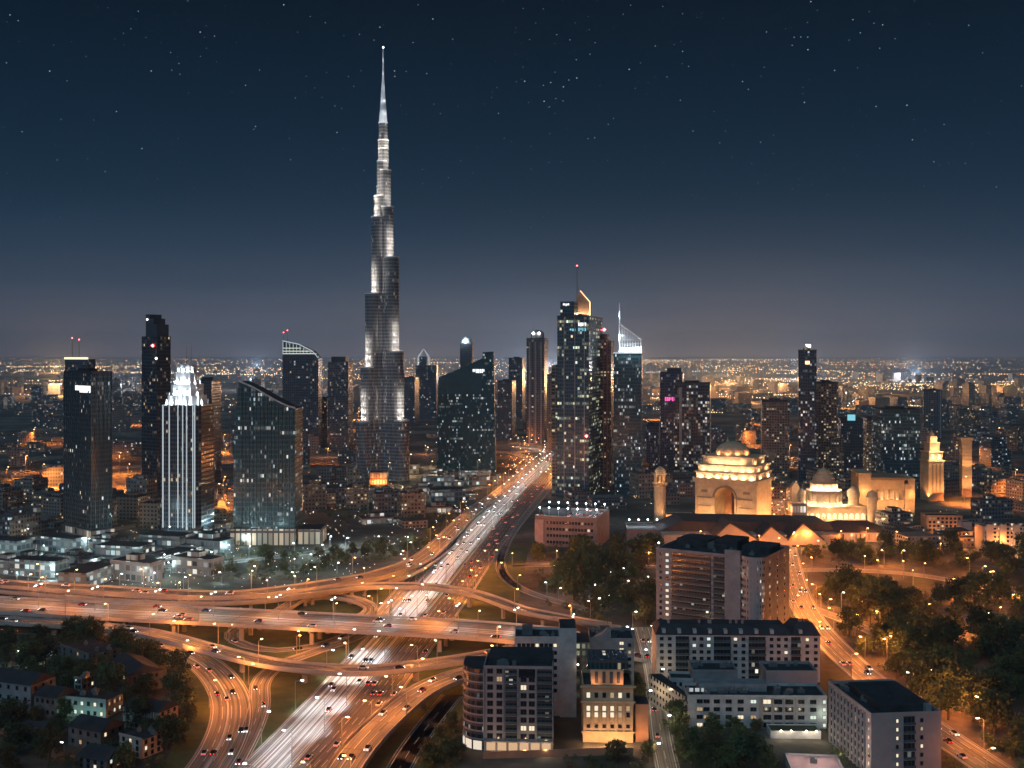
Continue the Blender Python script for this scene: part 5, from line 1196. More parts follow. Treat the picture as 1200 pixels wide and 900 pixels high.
villa('long dark house with a row of pale windows near the big bend', 126, 150, 191, 792, 480, 52, PLASTD, None, True, .02, 2, 3)
v = villa('pale two gabled villa with tall columns nearest the big bend', 144, 186, 206, 835, 432, 25, PLASTB, 11, True, .04, 3, 4)
for x in (-.4, -.15, .15, .4):
    k = MB(); k.tube((v.w * x, -v.dp / 2 - .8, 0), (v.w * x, -v.dp / 2 - .8, v.h), .3, .26, 8); k.build('column', PLAST, v.root)
v = villa('teal lit office house glowing among the dark trees', 76, 124, 128, 822, 448, 14, PLASTG, 12, False, .3, 2, 6)
for x in (-.4, -.1, .2, .45): light((v.w * x, -v.dp / 2 - 3.5, 2.5), 260, (.5, 1.0, .78), v.root)
v = villa('small tower house with a teal lit wall behind the glowing office house', 87, 96, 106, 796, 470, 20, PLASTD, 8, False, .1, 4, 2); light((-v.w * .5 - 2, -v.dp / 2 - 3, 8), 200, (.5, .9, .9), v.root)
villa('brown house with balconies at the bottom edge near the bend', 140, 166, 170, 868, 404, 30, PLASTB, 10, False, .05, 3, 3)
villa('dark roofed house in the middle of the suburb', 80, 118, 134, 858, 412, 25, PLASTD, 12, True, .04, 2, 4)
villa('small dark house with one lit window at the lower left corner', 15, 45, 60, 862, 418, 18, PLASTD, 12, True, .1, 2, 4)
villa('dark house half hidden by trees at the bottom edge of the suburb', 90, 125, 138, 892, 392, 20, PLASTD, 12, True, .08, 2, 4)
villa('grey house under trees left of the glowing office house', 40, 66, 78, 818, 448, 22, PLASTD, 11, True, .12, 2, 4)
villa('low white house behind the pale tree near the flyover', 30, 56, 66, 766, 540, 20, PLAST, 12, False, .2, 2, 4)
# ------------------------------------------------------------------ where things may stand
def in_foot(x, y, mg=2.0):
    for o in FOOT:
        (cx, cy), rz, w, dp = o
        dx, dy = x - cx, y - cy; c, s = math.cos(-rz), math.sin(-rz)
        if abs(dx * c - dy * s) < w / 2 + mg and abs(dx * s + dy * c) < dp / 2 + mg: return True
    return False
RG = {}
for kk, (fr, w, fly) in ROADS.items():
    for p, n, d, s in fr:
        RG.setdefault((int(p.x // 60), int(p.y // 60)), []).append((p.x, p.y, p.z, w, n, d))
def on_road(x, y, mg=2.0, fly_too=True):
    for i in (-1, 0, 1):
        for j in (-1, 0, 1):
            for px_, py_, pz, w, n, d in RG.get((int(x // 60) + i, int(y // 60) + j), ()):
                dx, dy = x - px_, y - py_
                if abs(dx * n.x + dy * n.y) < w / 2 + mg and abs(dx * d.x + dy * d.y) < 6: return True
    return False
def in_poly(px, py, poly):
    c = False; j = len(poly) - 1
    for i in range(len(poly)):
        (xi, yi), (xj, yj) = poly[i], poly[j]
        if (yi > py) != (yj > py) and px < (xj - xi) * (py - yi) / (yj - yi) + xi: c = not c
        j = i
    return c
def to_px(x, y, z=0): return 600 + x / y * F, HY + (HC - z) / y * F

FOOT_EXTRA = [((X(1092, 1050), 1050), 0, 44, 90), ((X(1135, 1080), 1080), 0, 40, 80)]
# ------------------------------------------------------------------ more lamps
def lamp_at(px, py, h, bulb, col, p, label, group, rz=None):
    q = G(px, py); street_lamp((q.x, q.y, 0), RN.uniform(0, 6.28) if rz is None else rz, h, 1.4, bulb, col, p, label, group)
lamps_along('LED', 30, 9, 1.8, E_LED, TEAL, 12000, 'cold white lamp on the street behind the upper ramp', 'cold white lamps of the left district', sides=(1, -1))
lamps_along('PLAZA', 34, 9, 1.8, E_LED, TEAL, 12000, 'cold white lamp on the street at the foot of the left towers', 'cold white lamps at the tower feet', sides=(1, -1))
lamps_along('PK', 60, 9, 1.8, E_AMB, WWH, 9000, 'warm white lamp on the street between the left towers', 'warm lamps between the left towers', sides=(1, -1))
lamps_along('RD', 26, 9, 1.8, E_SOD, SODL, 15000, 'orange lamp on the street behind the tall grey slab', 'orange lamps behind the tall slab', sides=(1, -1))
lamps_along('RB', 34, 9, 1.8, E_SOD, SODL, 14000, 'orange lamp on the cross street of the right hand park', 'orange lamps on the park cross street', sides=(1, -1))
lamps_along('RC', 28, 10, 1.8, E_SOD, SODL, 12000, 'orange lamp on the small lane in the right hand park', 'orange lamps on the park lane', sides=(1, -1))
lamps_along('ST', 30, 8, 1.8, E_LED, WWH, 2200, 'pale lamp on the narrow street between the white blocks', 'pale lamps on the narrow street', sides=(1, -1))
lamps_along('SLIP', 40, 9, 1.8, E_SOD, SODL, 3500, 'orange lamp on the curved slip road right of the highway', 'orange lamps on the slip road', sides=(1,))
lamps_along('FAR', 70, 12, 2.4, E_SOD, SODL, 22000, 'orange lamp on the far cross avenue behind the towers', 'orange lamps on the far avenue', sides=(1, -1), dmax=1900)
for p in ((959, 631), (946, 642), (957, 652), (1036, 664), (1057, 664), (1029, 676), (1059, 678), (1102, 655), (1136, 674), (1132, 644), (1177, 650), (946, 701), (940, 712), (962, 720), (986, 717), (1014, 729), (1002, 745), (1092, 732), (1040, 772), (1152, 684),
          (1167, 691), (1172, 737), (1137, 747), (1160, 744), (1039, 776), (1094, 817), (1117, 837), (1148, 851), (1087, 774), (1070, 690), (1120, 700), (1190, 720), (985, 640), (1015, 636), (1050, 640), (890, 645), (870, 640), (845, 640), (820, 640), (1150, 640)):
    lamp_at(*p, 11, E_SOD, SODL, 15000, 'orange lamp among the trees of the right hand park', 'orange lamps among the park trees')
for p in ((728, 679), (719, 684), (660, 698), (641, 697), (705, 716), (716, 712), (697, 700), (735, 705)):
    lamp_at(*p, 7, E_LED, LED, 900, 'small white lamp in the dark park behind the white blocks', 'small white lamps in the dark park')
for p in ((735, 694), (690, 672), (648, 676), (668, 680), (760, 690)):
    lamp_at(*p, 7, E_SOD, SODL, 3500, 'small orange lamp in the dark park behind the white blocks', 'small orange lamps in the dark park')
for p in ((20, 684), (70, 686), (110, 668), (140, 686), (180, 684), (215, 690), (260, 684), (300, 676), (345, 668), (362, 662), (380, 650), (405, 642), (345, 684), (395, 672), (430, 648), (445, 640), (478, 640), (470, 662), (85, 660), (40, 664), (200, 672), (235, 660), (270, 650), (290, 640)):
    lamp_at(*p, 7, E_LED, TEAL, 6500, 'cold white lamp in the gardens left of the highway', 'cold white garden lamps')
for p in ((35, 775), (46, 777), (20, 778)): lamp_at(*p, 6, E_LED, TEAL, 500, 'small pale lamp among the suburb trees', 'small pale lamps in the suburb')
for p in ((12, 858), (34, 853), (75, 888), (48, 868), (92, 764)): lamp_at(*p, 5, E_AMB, SODL, 420, 'small amber lamp in the dark suburb', 'small amber lamps in the suburb')
for p in ((8, 576), (50, 572), (88, 566), (30, 560), (150, 572), (140, 556), (262, 530), (264, 545), (366, 515), (384, 520), (402, 512), (395, 528), (880, 508), (872, 522), (892, 498), (730, 520), (765, 492), (255, 600), (262, 590), (905, 540), (925, 545), (500, 548), (505, 568), (560, 566), (480, 558), (455, 570), (40, 520), (110, 535), (220, 510), (300, 500), (330, 545), (420, 492), (700, 545), (650, 505), (960, 520), (1010, 548), (1060, 530), (1120, 545), (1170, 520), (1190, 580), (1130, 590), (820, 535), (60, 500), (150, 498)):  # strong masts stand for many street lamps, some added to deepen the orange glow
    q = G(*p); warm = not (425 < p[0] < 570)
    street_lamp((q.x, q.y, 0), 0, 26, 1.6, E_SOD if warm else E_AMB, SODL if warm else WWH, 420000 if warm else 60000, 'strong mast lamp standing for the street lamps of an orange district' if warm else 'tall high mast lamp lighting the bright mall beside the great spire', 'stand-in mast lamps of the orange districts' if warm else 'high mast lamps by the mall', name='glow_mast_lamp', spot=150)

rf = random.Random(21)
for i in range(46):  # strong far lamps added to make the haze and horizon glow
    px_, py = rf.uniform(-20, 1220), 424 + 52 * rf.random() ** 1.3
    if i < 14: px_, py = rf.gauss(950, 130), rf.uniform(440, 482)
    q = G(px_, py); pw = 8e5 * (q.y / 3000) ** 2 * rf.uniform(.5, 1.6); wht = rf.random() < .25
    o = inst('glow_mast_lamp', LM[(26, 1.6, False, 'sodium_bulb')][0], None, (q.x, q.y, 0)); tag(o, 'very distant mast lamp added to light the haze of the far plain', 'street lamp', 'added far haze lamps')
    inst('lamp_head', LM[(26, 1.6, False, 'sodium_bulb')][1], o, (1.6, 0, 26.4)); o.scale = (1.6, 1.6, 1.6)
    light((1.6, 0, 27), float('%.2g' % pw), (.9, .92, 1.0) if wht else (1.0, .46, .16), o, 1.5)
# ------------------------------------------------------------------ trees
def leaf_mat(name, c):
    m, t, b = newmat(name)
    g = nn(t, 'ShaderNodeNewGeometry'); oi = nn(t, 'ShaderNodeObjectInfo')
    n = nn(t, 'ShaderNodeTexNoise'); n.inputs['Scale'].default_value = .35; n.inputs['Detail'].default_value = 3
    t.links.new(g.outputs['Position'], n.inputs['Vector'])
    f = mt(t, 'ADD', mt(t, 'MULTIPLY', n.outputs[0], .7), mt(t, 'MULTIPLY', oi.outputs['Random'], .35))
    t.links.new(ramp(t, f, [(.25, tuple(x * .5 for x in c)), (.85, tuple(x * 1.7 for x in c))]), b.inputs['Base Color'])
    b.inputs['Roughness'].default_value = .75; b.inputs['Specular IOR Level'].default_value = .2
    return m
LEAVES = [leaf_mat('leaf_green', (.075, .095, .034)), leaf_mat('leaf_olive', (.095, .088, .036)), leaf_mat('leaf_dark', (.05, .07, .030))]
BARK = pm('bark', (.10, .075, .05), .9)
def tree_data(seed, h):
    r = random.Random(seed); k = MB()
    k.tube((0, 0, 0), (0, 0, h * .45), h * .028, h * .016, 6)
    cl = []
    for i in range(9):
        a, rr = r.uniform(0, 6.28), h * r.uniform(.12, .30); z = h * r.uniform(.45, .8)
        k.tube((0, 0, h * r.uniform(.28, .43)), (rr * math.cos(a), rr * math.sin(a), z), h * .012, h * .004, 4, cap=False)
    for i in range(34):
        a = r.uniform(0, 6.28); z = r.random(); rr = h * .42 * math.sqrt(r.random()) * (1 - .55 * abs(z - .35))
        cl.append((Vector((rr * math.cos(a), rr * math.sin(a), h * (.26 + .66 * z))), h * r.uniform(.10, .17)))
    m = MB()
    for c, s in cl:
        for j in range(46):
            d = Vector((r.gauss(0, 1), r.gauss(0, 1), r.gauss(0, .8))).normalized() * s * r.uniform(.55, 1.1)
            p = c + d; e = h * r.uniform(.018, .036)
            u = Vector((r.gauss(0, 1), r.gauss(0, 1), r.gauss(0, 1))).normalized(); v = u.cross(d.normalized() if d.length else Vector((0, 0, 1)))
            if v.length < .1: continue
            v.normalize(); m.face([p - u * e - v * e * .6, p + u * e - v * e * .6, p + u * e + v * e * .6, p - u * e + v * e * .6])
    return k.data('trunk', BARK), m.data('crown', LEAVES[seed % 3])
TREES = [tree_data(s, h) for s, h in ((1, 9), (2, 11), (3, 7.5), (4, 10), (5, 12.5), (6, 8.5), (7, 6.5), (8, 11.5))]
TN = 0
def plant(poly, n, label, group, smin=.8, smax=1.25, mg=2.5, pick=None, allow=True, sep=4.0):
    global TN
    xs, ys = [p[0] for p in poly], [p[1] for p in poly]; put = []; tries = 0
    pts = [G(*p) for p in poly]; wp = [(p.x, p.y) for p in pts]
    x0, x1, y0, y1 = min(p[0] for p in wp), max(p[0] for p in wp), min(p[1] for p in wp), max(p[1] for p in wp)
    while len(put) < n and tries < n * 60:
        tries += 1
        x, y = RN.uniform(x0, x1), RN.uniform(y0, y1)
        if not in_poly(x, y, wp) or on_road(x, y, mg) or in_foot(x, y, mg): continue
        if any((x - a) ** 2 + (y - b) ** 2 < sep * sep for a, b in put): continue
        put.append((x, y)); i = RN.choice(pick) if pick else RN.randrange(len(TREES))
        o = inst('tree', TREES[i][0], None, (x, y, 0), RN.uniform(0, 6.28)); s = RN.uniform(smin, smax); o.scale = (s, s, s * RN.uniform(.9, 1.1))
        tag(o, label, 'tree', group); inst('crown', TREES[i][1], o); TN += 1
FOOT = list(FOOT_EXTRA)
for o in list(COL.objects):
    if o.type == 'EMPTY' and o.get('category') not in ('overpass',) and o.parent is None:
        xs = []; ys = []
        for c in o.children:
            if c.type == 'MESH' and c.name.split('.')[0] in ('tower_body', 'wall', 'tower_tier', 'hall_wall', 'base_block', 'arch_body', 'gable_wall', 'recess_wall', 'shaft', 'annex', 'podium', 'lit_base', 'angled_wing', 'rounded_corner', 'pavilion_body'):
                for v in c.data.vertices: xs.append(v.co.x + c.location.x); ys.append(v.co.y + c.location.y)
        if xs:
            cxm, cym = (min(xs) + max(xs)) / 2, (min(ys) + max(ys)) / 2; rz = o.rotation_euler[2]; c_, s_ = math.cos(rz), math.sin(rz)
            FOOT.append(((o.location.x + cxm * c_ - cym * s_, o.location.y + cxm * s_ + cym * c_), rz, max(xs) - min(xs), max(ys) - min(ys)))
plant(((945, 690), (1060, 700), (1200, 705), (1215, 905), (1190, 905), (1100, 842), (1000, 765), (948, 712)), 82, 'dark leafy tree in the park right of the avenue', 'park trees right of the avenue', 1.1, 1.9, 1.5)
plant(((930, 640), (1200, 645), (1210, 684), (1130, 674), (1060, 664), (930, 660)), 36, 'leafy tree beyond the park cross street', 'trees beyond the park cross street', 1.0, 1.5)
plant(((625, 645), (765, 645), (765, 735), (690, 735), (640, 715)), 42, 'dark leafy tree in the park behind the white blocks', 'trees of the dark central park', 1.1, 1.8)
plant(((0, 752), (120, 752), (180, 772), (222, 800), (232, 840), (205, 905), (0, 905)), 66, 'dark leafy tree between the houses of the suburb', 'trees between the suburb houses', .8, 1.4, .6)
plant(((768, 856), (898, 850), (900, 905), (664, 905), (664, 888), (760, 884)), 20, 'dark tree in the garden before the four storey white block', 'garden trees before the white block', .8, 1.2, 1.0)
plant(((462, 850), (535, 850), (535, 905), (480, 905)), 8, 'dark tree beside the rounded corner apartment house', 'trees beside the rounded corner house', .6, .9)
plant(((744, 800), (800, 800), (804, 850), (748, 850)), 6, 'small tree beside the narrow street', 'street trees by the narrow street', .5, .8, .6)
plant(((250, 655), (345, 645), (470, 635), (545, 615), (520, 640), (440, 662), (330, 682), (250, 686)), 34, 'dark tree in the gardens left of the highway', 'garden trees left of the highway', .6, 1.0, 3)

def woods(name, polys, seed=3):
    r = random.Random(seed); m = MB()
    for poly, n, h0, h1 in polys:
        wp = [(p.x, p.y) for p in (G(*q) for q in poly)]; c = tries = 0
        x0, x1, y0, y1 = min(p[0] for p in wp), max(p[0] for p in wp), min(p[1] for p in wp), max(p[1] for p in wp)
        while c < n and tries < n * 30:
            tries += 1; x, y = r.uniform(x0, x1), r.uniform(y0, y1)
            if not in_poly(x, y, wp) or on_road(x, y, 1.5) or in_foot(x, y, 1.0) or not free(x, y, -3): continue
            c += 1; h = r.uniform(h0, h1); mi = r.randrange(3)
            for j in range(10):
                cc = Vector((x + r.gauss(0, h * .3), y + r.gauss(0, h * .3), h * r.uniform(.25, .85))); s = h * r.uniform(.16, .28)
                for q in range(26):
                    d = Vector((r.gauss(0, 1), r.gauss(0, 1), r.gauss(0, .8))).normalized() * s * r.uniform(.5, 1.1); p = cc + d; e = h * r.uniform(.03, .055)
                    u = Vector((r.gauss(0, 1), r.gauss(0, 1), r.gauss(0, 1))).normalized(); v = u.cross(d).normalized()
                    m.face([p - u * e - v * e * .6, p + u * e - v * e * .6, p + u * e + v * e * .6, p - u * e + v * e * .6], mi)
    tag(m.build(name, LEAVES), kind='stuff')
# ------------------------------------------------------------------ cars
PAINTS = [pm('silver_paint', (.52, .53, .54), .3, .4, var=.03), pm('white_paint', (.74, .74, .73), .3, var=.03), pm('black_paint', (.03, .03, .032), .25, var=.03), pm('red_paint', (.35, .04, .03), .3, var=.03), pm('blue_paint', (.05, .09, .20), .3, var=.03)]
TYRE = pm('tyre_rubber', (.02, .02, .02), .9)
E_HEAD = em('headlight_bulb', (.93, .97, 1.0), 6); E_TAIL = em('tail_light_bulb', (1.0, .10, .05), 4)
def bodym(i):
    k = MB(); out = [(-2.2, .32), (2.2, .32), (2.25, .62), (2.1, .82), (1.2, .95), (-1.3, .98), (-2.15, .92), (-2.25, .6)]
    k.prof(out, -.88, .88); return k.data('body', PAINTS[i])
BODY = [bodym(i) for i in range(5)]
k = MB(); k.prof([(-1.75, .96), (1.15, .955), (.45, 1.42), (-1.1, 1.45)], -.74, .74); CAB = k.data('cabin', DARKGL)
k = MB(); k.box(-.05, .05, -.2, .2, -.1, .1); HEADM = k.data('headlight', E_HEAD); TAILM = k.data('tail_light', E_TAIL)
TAILM = MB().box(-.05, .05, -.2, .2, -.08, .08).data('tail_light', E_TAIL)
k = MB(); k.tube((0, -.11, 0), (0, .11, 0), .33, .33, 12); WHEEL = k.data('wheel', TYRE)
def simple_car(i):
    k = MB(); k.prof([(-2.2, .3), (2.2, .3), (2.25, .62), (1.2, .95), (-1.3, .98), (-2.25, .9)], -.88, .88, 0); k.prof([(-1.75, .98), (1.15, .97), (.45, 1.42), (-1.1, 1.45)], -.74, .74, 1)
    for s in (-1, 1): k.box(2.26, 2.34, s * .62 - .2, s * .62 + .2, .52, .76, 2); k.box(-2.34, -2.26, s * .62 - .2, s * .62 + .2, .62, .82, 3)
    for x in (-1.4, 1.35):
        for s in (-1, 1): k.tube((x, s * .9 - .1, .33), (x, s * .9 + .1, .33), .33, .33, 8, 4)
    return k.data('car', [PAINTS[i], DARKGL, E_HEAD, E_TAIL, TYRE])
SCAR = [simple_car(i) for i in range(5)]
def car(loc, rz, label, group, near):
    i = RN.choice((0, 0, 1, 1, 1, 2, 2, 3, 4))
    if not near: return tag(inst('car', SCAR[i], None, loc, rz), label, 'car', group)
    o = inst('car', BODY[i], None, loc, rz); tag(o, label, 'car', group)
    inst('cabin', CAB, o)
    for s in (-1, 1):
        inst('headlight', HEADM, o, (2.25, s * .62, .66)); inst('tail_light', TAILM, o, (-2.27, s * .62, .74))
        for x in (-1.4, 1.35): inst('wheel', WHEEL, o, (x, s * .86, .33))
    return o
def traffic(key, lanes, gap, label, group, near=440, jit=.5):
    """lanes: (offset from the centre line, +1 along the path / -1 against it)"""
    fr, w, fly = ROADS[key]
    for off, sgn in lanes:
        nxt = RN.uniform(0, gap)
        for p, n, d, s in fr:
            if s < nxt: continue
            nxt = s + gap * RN.uniform(1 - jit, 1 + jit * 1.6)
            if p.y < 385 or p.y > 1250: continue
            q = p + n * off; a = math.atan2(d.y, d.x) + (0 if sgn > 0 else math.pi)
            car((q.x, q.y, p.z + .012), a, label, group, p.y < near)
traffic('HWL', [(-7, -1), (-4.2, -1), (-1.4, -1), (1.4, -1), (4.2, -1), (7, -1)], 95, 'car with white headlights on the pale carriageway heading for the viewer', 'cars on the pale carriageway')
traffic('HWR', [(-7.5, 1), (-4.5, 1), (-1.5, 1), (1.5, 1), (4.5, 1), (7.5, 1)], 85, 'car with red tail lights on the dark carriageway driving away', 'cars on the dark carriageway')
traffic('B', [(-13, 1), (-9, 1), (-5, 1), (3, -1), (7, -1), (11, -1)], 75, 'car crossing on the broad flyover', 'cars on the broad flyover')
traffic('E', [(-5, 1), (-1.7, 1), (1.7, -1), (5, -1)], 46, 'car on the big bend of the lower left road', 'cars on the lower left bend')
traffic('D', [(-2, 1), (2, 1)], 60, 'car on the lower two lane flyover', 'cars on the lower flyover')
traffic('A', [(-4, 1), (0, 1), (4, 1)], 70, 'car on the wide upper ramp', 'cars on the upper ramp')
traffic('H', [(-3.5, 1), (0, 1), (3.5, 1)], 40, 'car on the reddish ramp at the bottom edge', 'cars on the reddish ramp')
traffic('F', [(-1.8, 1), (1.8, 1)], 50, 'car on the winding road inside the interchange', 'cars on the winding road')
traffic('G', [(-1.6, 1)], 45, 'car on the hairpin road inside the interchange', 'cars on the hairpin road')
traffic('RR', [(-5, 1), (-1.7, 1), (1.7, -1), (5, -1)], 48, 'car on the avenue past the pale apartment blocks', 'cars on the right avenue')
traffic('ST', [(-1.6, 1), (1.6, -1)], 44, 'car on the narrow street between the white blocks', 'cars on the narrow street')
t = PARK
for i in range(9):
    for j in (-.12, -.3, .16, .38):
        if j == .16 and i < 5 or RN.random() < .25: continue
        x, y = -t.w * .42 + t.w * .84 * i / 8, t.dp * j; c_, s_ = math.cos(t.root.rotation_euler[2]), math.sin(t.root.rotation_euler[2])
        if j > -.26 and j < .11 and x < 0: continue
        car((t.root.location.x + x * c_ - y * s_, t.root.location.y + x * s_ + y * c_, t.zr + .015), t.root.rotation_euler[2] + math.pi / 2, 'car parked on the roof of the brick car park', 'cars on the car park roof', False)

# ------------------------------------------------------------------ city blocks between and beyond the towers
F_LOW = [facade('low_block_a', (.02, .022, .026), (.13, .12, .12), 3.0, 3.3, .22, MIXD, 1.3, .22, (.3, .2), band=.0), facade('low_block_b', (.02, .022, .026), (.17, .13, .10), 3.2, 3.3, .28, WARM, 1.3, .22, (.3, .2), band=.0),
         facade('low_block_c', (.018, .022, .030), (.08, .09, .10), 2.8, 3.5, .20, COOL, 1.2, .2, (.3, .2), band=.04), facade('low_block_d', (.02, .022, .026), (.20, .17, .15), 3.4, 3.4, .16, WARM, 1.2, .25, (.3, .25), band=.0)]
F_SHOP = [facade('shop_block_a', (.06, .07, .075), (.14, .16, .165), 4.0, 4.5, .62, [(.62, .95, 1.0), (1.0, .95, .85)], 1.0, .1, (.15, .2), band=.15), facade('shop_block_b', (.06, .06, .06), (.18, .17, .16), 4.5, 5.0, .55, [(1.0, .85, .62), (.9, .97, 1.0)], 1.1, .12, (.15, .25), band=.15)]
def blockm(w, dp, h, mats, seed):
    r = random.Random(seed); k = MB(); k.box(-w / 2, w / 2, -dp / 2, dp / 2, 0, h, 0, 1)
    if r.random() < .6: k.box(-w * .2, w * r.uniform(.05, .3), -dp * .2, dp * .3, h - .01, h + 3, 0, 1)
    if r.random() < .35: k.box(w / 2 + .01, w * .8, -dp * .4, dp * .3, 0, h * .55, 0, 1)
    return k.data('city_block', mats)
LOWM = [blockm(RN.uniform(16, 34), RN.uniform(14, 24), RN.choice((7, 10, 13, 17, 22)), [F_LOW[i % 4], ROOF if i % 3 else ROOFL], i) for i in range(20)]
MIDM = [blockm(RN.uniform(20, 30), RN.uniform(18, 24), RN.choice((28, 36, 46, 58)), [F_LOW[i % 4], ROOF], 40 + i) for i in range(12)]
SHOPM = [blockm(RN.uniform(18, 38), RN.uniform(13, 20), RN.choice((5, 7, 9, 11)), [F_SHOP[i % 2], ROOF], 80 + i) for i in range(10)]
CELL = {}
def free(x, y, r):
    for i in range(-1, 2):
        for j in range(-1, 2):
            for a, b, q in CELL.get((int(x // 60) + i, int(y // 60) + j), ()):
                if (x - a) ** 2 + (y - b) ** 2 < (r + q) ** 2: return False
    return True
def fill(poly, n, meshes, name, label, cat, group, r, sc0=(.85, 1.2), axis=.3, spread=.15):
    pts = [G(*p) for p in poly]; wp = [(p.x, p.y) for p in pts]; cnt = tries = 0
    x0, x1, y0, y1 = min(p[0] for p in wp), max(p[0] for p in wp), min(p[1] for p in wp), max(p[1] for p in wp)
    while cnt < n and tries < n * 40:
        tries += 1; x, y = RN.uniform(x0, x1), RN.uniform(y0, y1)
        if not in_poly(x, y, wp) or on_road(x, y, r * .8) or in_foot(x, y, r * .8) or not free(x, y, r): continue
        CELL.setdefault((int(x // 60), int(y // 60)), []).append((x, y, r)); cnt += 1
        me = RN.choice(meshes); rz = axis + RN.uniform(-spread, spread) + (math.pi / 2 if RN.random() < .3 else 0); s = RN.uniform(*sc0)
        o = inst(name, me, None, (x, y, 0), rz); o.scale = (1, 1, s); tag(o, label, cat, group)
fill(((462, 552), (512, 556), (585, 560), (575, 578), (530, 590), (470, 585)), 12, SHOPM, 'mall_block', 'low brightly lit mall block right of the great spire', 'building', 'mall blocks by the great spire', 24, axis=.1)
fill(((380, 560), (415, 570), (470, 582), (540, 596), (500, 620), (420, 612), (365, 596)), 16, SHOPM[:4] + LOWM[:6], 'low_block', 'low lit block in front of the great spire', 'building', 'low blocks before the great spire', 17, axis=.2)
fill(((0, 640), (140, 640), (260, 622), (270, 640), (260, 668), (150, 682), (0, 686)), 26, SHOPM, 'shop_block', 'low shop block with cold white lit front near the upper ramp', 'building', 'shop blocks near the upper ramp', 14, axis=-.3)
fill(((0, 585), (75, 582), (270, 575), (360, 575), (272, 605), (190, 622), (0, 640)), 44, LOWM + SHOPM[:3], 'low_block', 'low dark roofed block among the left glass towers', 'building', 'low blocks among the left towers', 18, axis=-.3)
fill(((640, 560), (815, 555), (815, 600), (740, 600), (640, 585)), 12, LOWM, 'low_block', 'low lit block at the foot of the central towers', 'building', 'low blocks at the foot of the central towers', 16)
fill(((910, 570), (1200, 560), (1200, 610), (1100, 605), (910, 600)), 26, LOWM, 'low_block', 'low block behind the orange lit halls', 'building', 'low blocks behind the orange halls', 18)
fill(((1045, 615), (1150, 612), (1150, 640), (1050, 640)), 12, [q for q in LOWM if max(v.co.z for v in q.vertices) < 14.5], 'low_block', 'low warm lit block between the brick hall and the right edge', 'building', 'low blocks right of the brick hall', 13)
fill(((0, 500), (620, 500), (620, 525), (415, 545), (240, 560), (0, 575)), 60, LOWM + MIDM[:4], 'city_block', 'city block with scattered lit windows left of the highway', 'building', 'city blocks left of the highway', 20)
fill(((660, 500), (1200, 500), (1200, 560), (900, 556), (660, 545)), 60, LOWM + MIDM[:4], 'city_block', 'city block with scattered lit windows behind the stone arch', 'building', 'city blocks behind the stone arch', 20)
fill(((0, 470), (1200, 470), (1200, 500), (0, 500)), 46, MIDM + LOWM[:5], 'distant_tower_block', 'hazy mid rise block on the plain behind the main towers', 'building', 'hazy mid rise blocks', 24, (.8, 1.5))
woods('undergrowth', [(((945, 690), (1060, 700), (1200, 705), (1215, 905), (1190, 905), (1100, 842), (1000, 765), (948, 712)), 120, 3, 6), (((930, 640), (1200, 645), (1210, 684), (1130, 674), (1060, 664), (930, 660)), 60, 3, 5),
    (((625, 645), (765, 645), (765, 735), (690, 735), (640, 715)), 160, 3, 7), (((0, 752), (120, 752), (180, 772), (222, 800), (232, 840), (205, 905), (0, 905)), 150, 2.2, 5),
    (((768, 856), (898, 850), (900, 905), (664, 905), (664, 888), (760, 884)), 50, 2.5, 5), (((462, 850), (535, 850), (535, 905), (480, 905)), 25, 2.5, 5), (((250, 655), (345, 645), (470, 635), (545, 615), (520, 640), (440, 662), (330, 682), (250, 686)), 90, 3, 6),
    (((1090, 860), (1200, 880), (1200, 905), (1110, 905)), 20, 3, 6), (((970, 800), (1000, 850), (985, 905), (968, 905)), 14, 2, 4), (((0, 590), (260, 590), (400, 600), (260, 660), (150, 682), (0, 686)), 90, 3, 6), (((900, 575), (1200, 570), (1200, 640), (1050, 640), (910, 605)), 90, 3, 6), (((380, 590), (560, 590), (520, 620), (380, 615)), 60, 3, 6)])
# the far city reads as one mass
k = MB(); r = random.Random(5)
for i in range(900):
    py = 424 + 62 * r.random() ** 1.15; px_ = r.uniform(-40, 1240); q = G(px_, py)
    if not free(q.x, q.y, 14) or on_road(q.x, q.y, 15): continue
    w, dp, h = r.uniform(18, 60), r.uniform(15, 40), r.choice((8, 10, 14, 18, 26, 40)) * (1.0 if py < 470 else .8)
    a = r.choice((.2, .25, 1.8)); c_, s_ = math.cos(a), math.sin(a)
    P = [(q.x + x * c_ - y * s_, q.y + x * s_ + y * c_) for x, y in ((-w / 2, -dp / 2), (w / 2, -dp / 2), (w / 2, dp / 2), (-w / 2, dp / 2))]
    k.prism(P, 0, h, i % 3, 3)
o = k.build('distant_city', [F_LOW[0], F_LOW[1], F_LOW[2], ROOF]); tag(o, kind='stuff')
# street lights of the far plain
LMATS = [em('far_amber', (1.0, .50, .18), 7), em('far_gold', (1.0, .70, .36), 7.5), em('far_white', (.86, .93, 1.0), 6), em('far_orange', (1.0, .36, .10), 7), em('far_red', (1.0, .12, .10), 3.0)]
k = MB(); r = random.Random(9)
def dot(px_, py, z, s, m):
    if py < 419.7 + 2.2 * r.random(): return
    q = G(px_, py, z); e = q.y * .00033 * s
    if q.y < 1500 and (in_foot(q.x, q.y, 0) or not free(q.x, q.y, 0)): return
    if q.y > 1500 and gap(q) and r.random() < .85: return
    P = [q + Vector(v) * e for v in ((1, 0, 0), (0, 1, 0), (-1, 0, 0), (0, -1, 0), (0, 0, 1), (0, 0, -1))]
    for a, b, c in ((0, 1, 4), (1, 2, 4), (2, 3, 4), (3, 0, 4), (1, 0, 5), (2, 1, 5), (3, 2, 5), (0, 3, 5)): k.face([P[a], P[b], P[c]], m)
def gap(q):
    return math.sin(q.x / 310 + 1.3) + math.sin(q.y / 420 + q.x / 900) + math.sin((q.x - q.y) / 650) < -.55
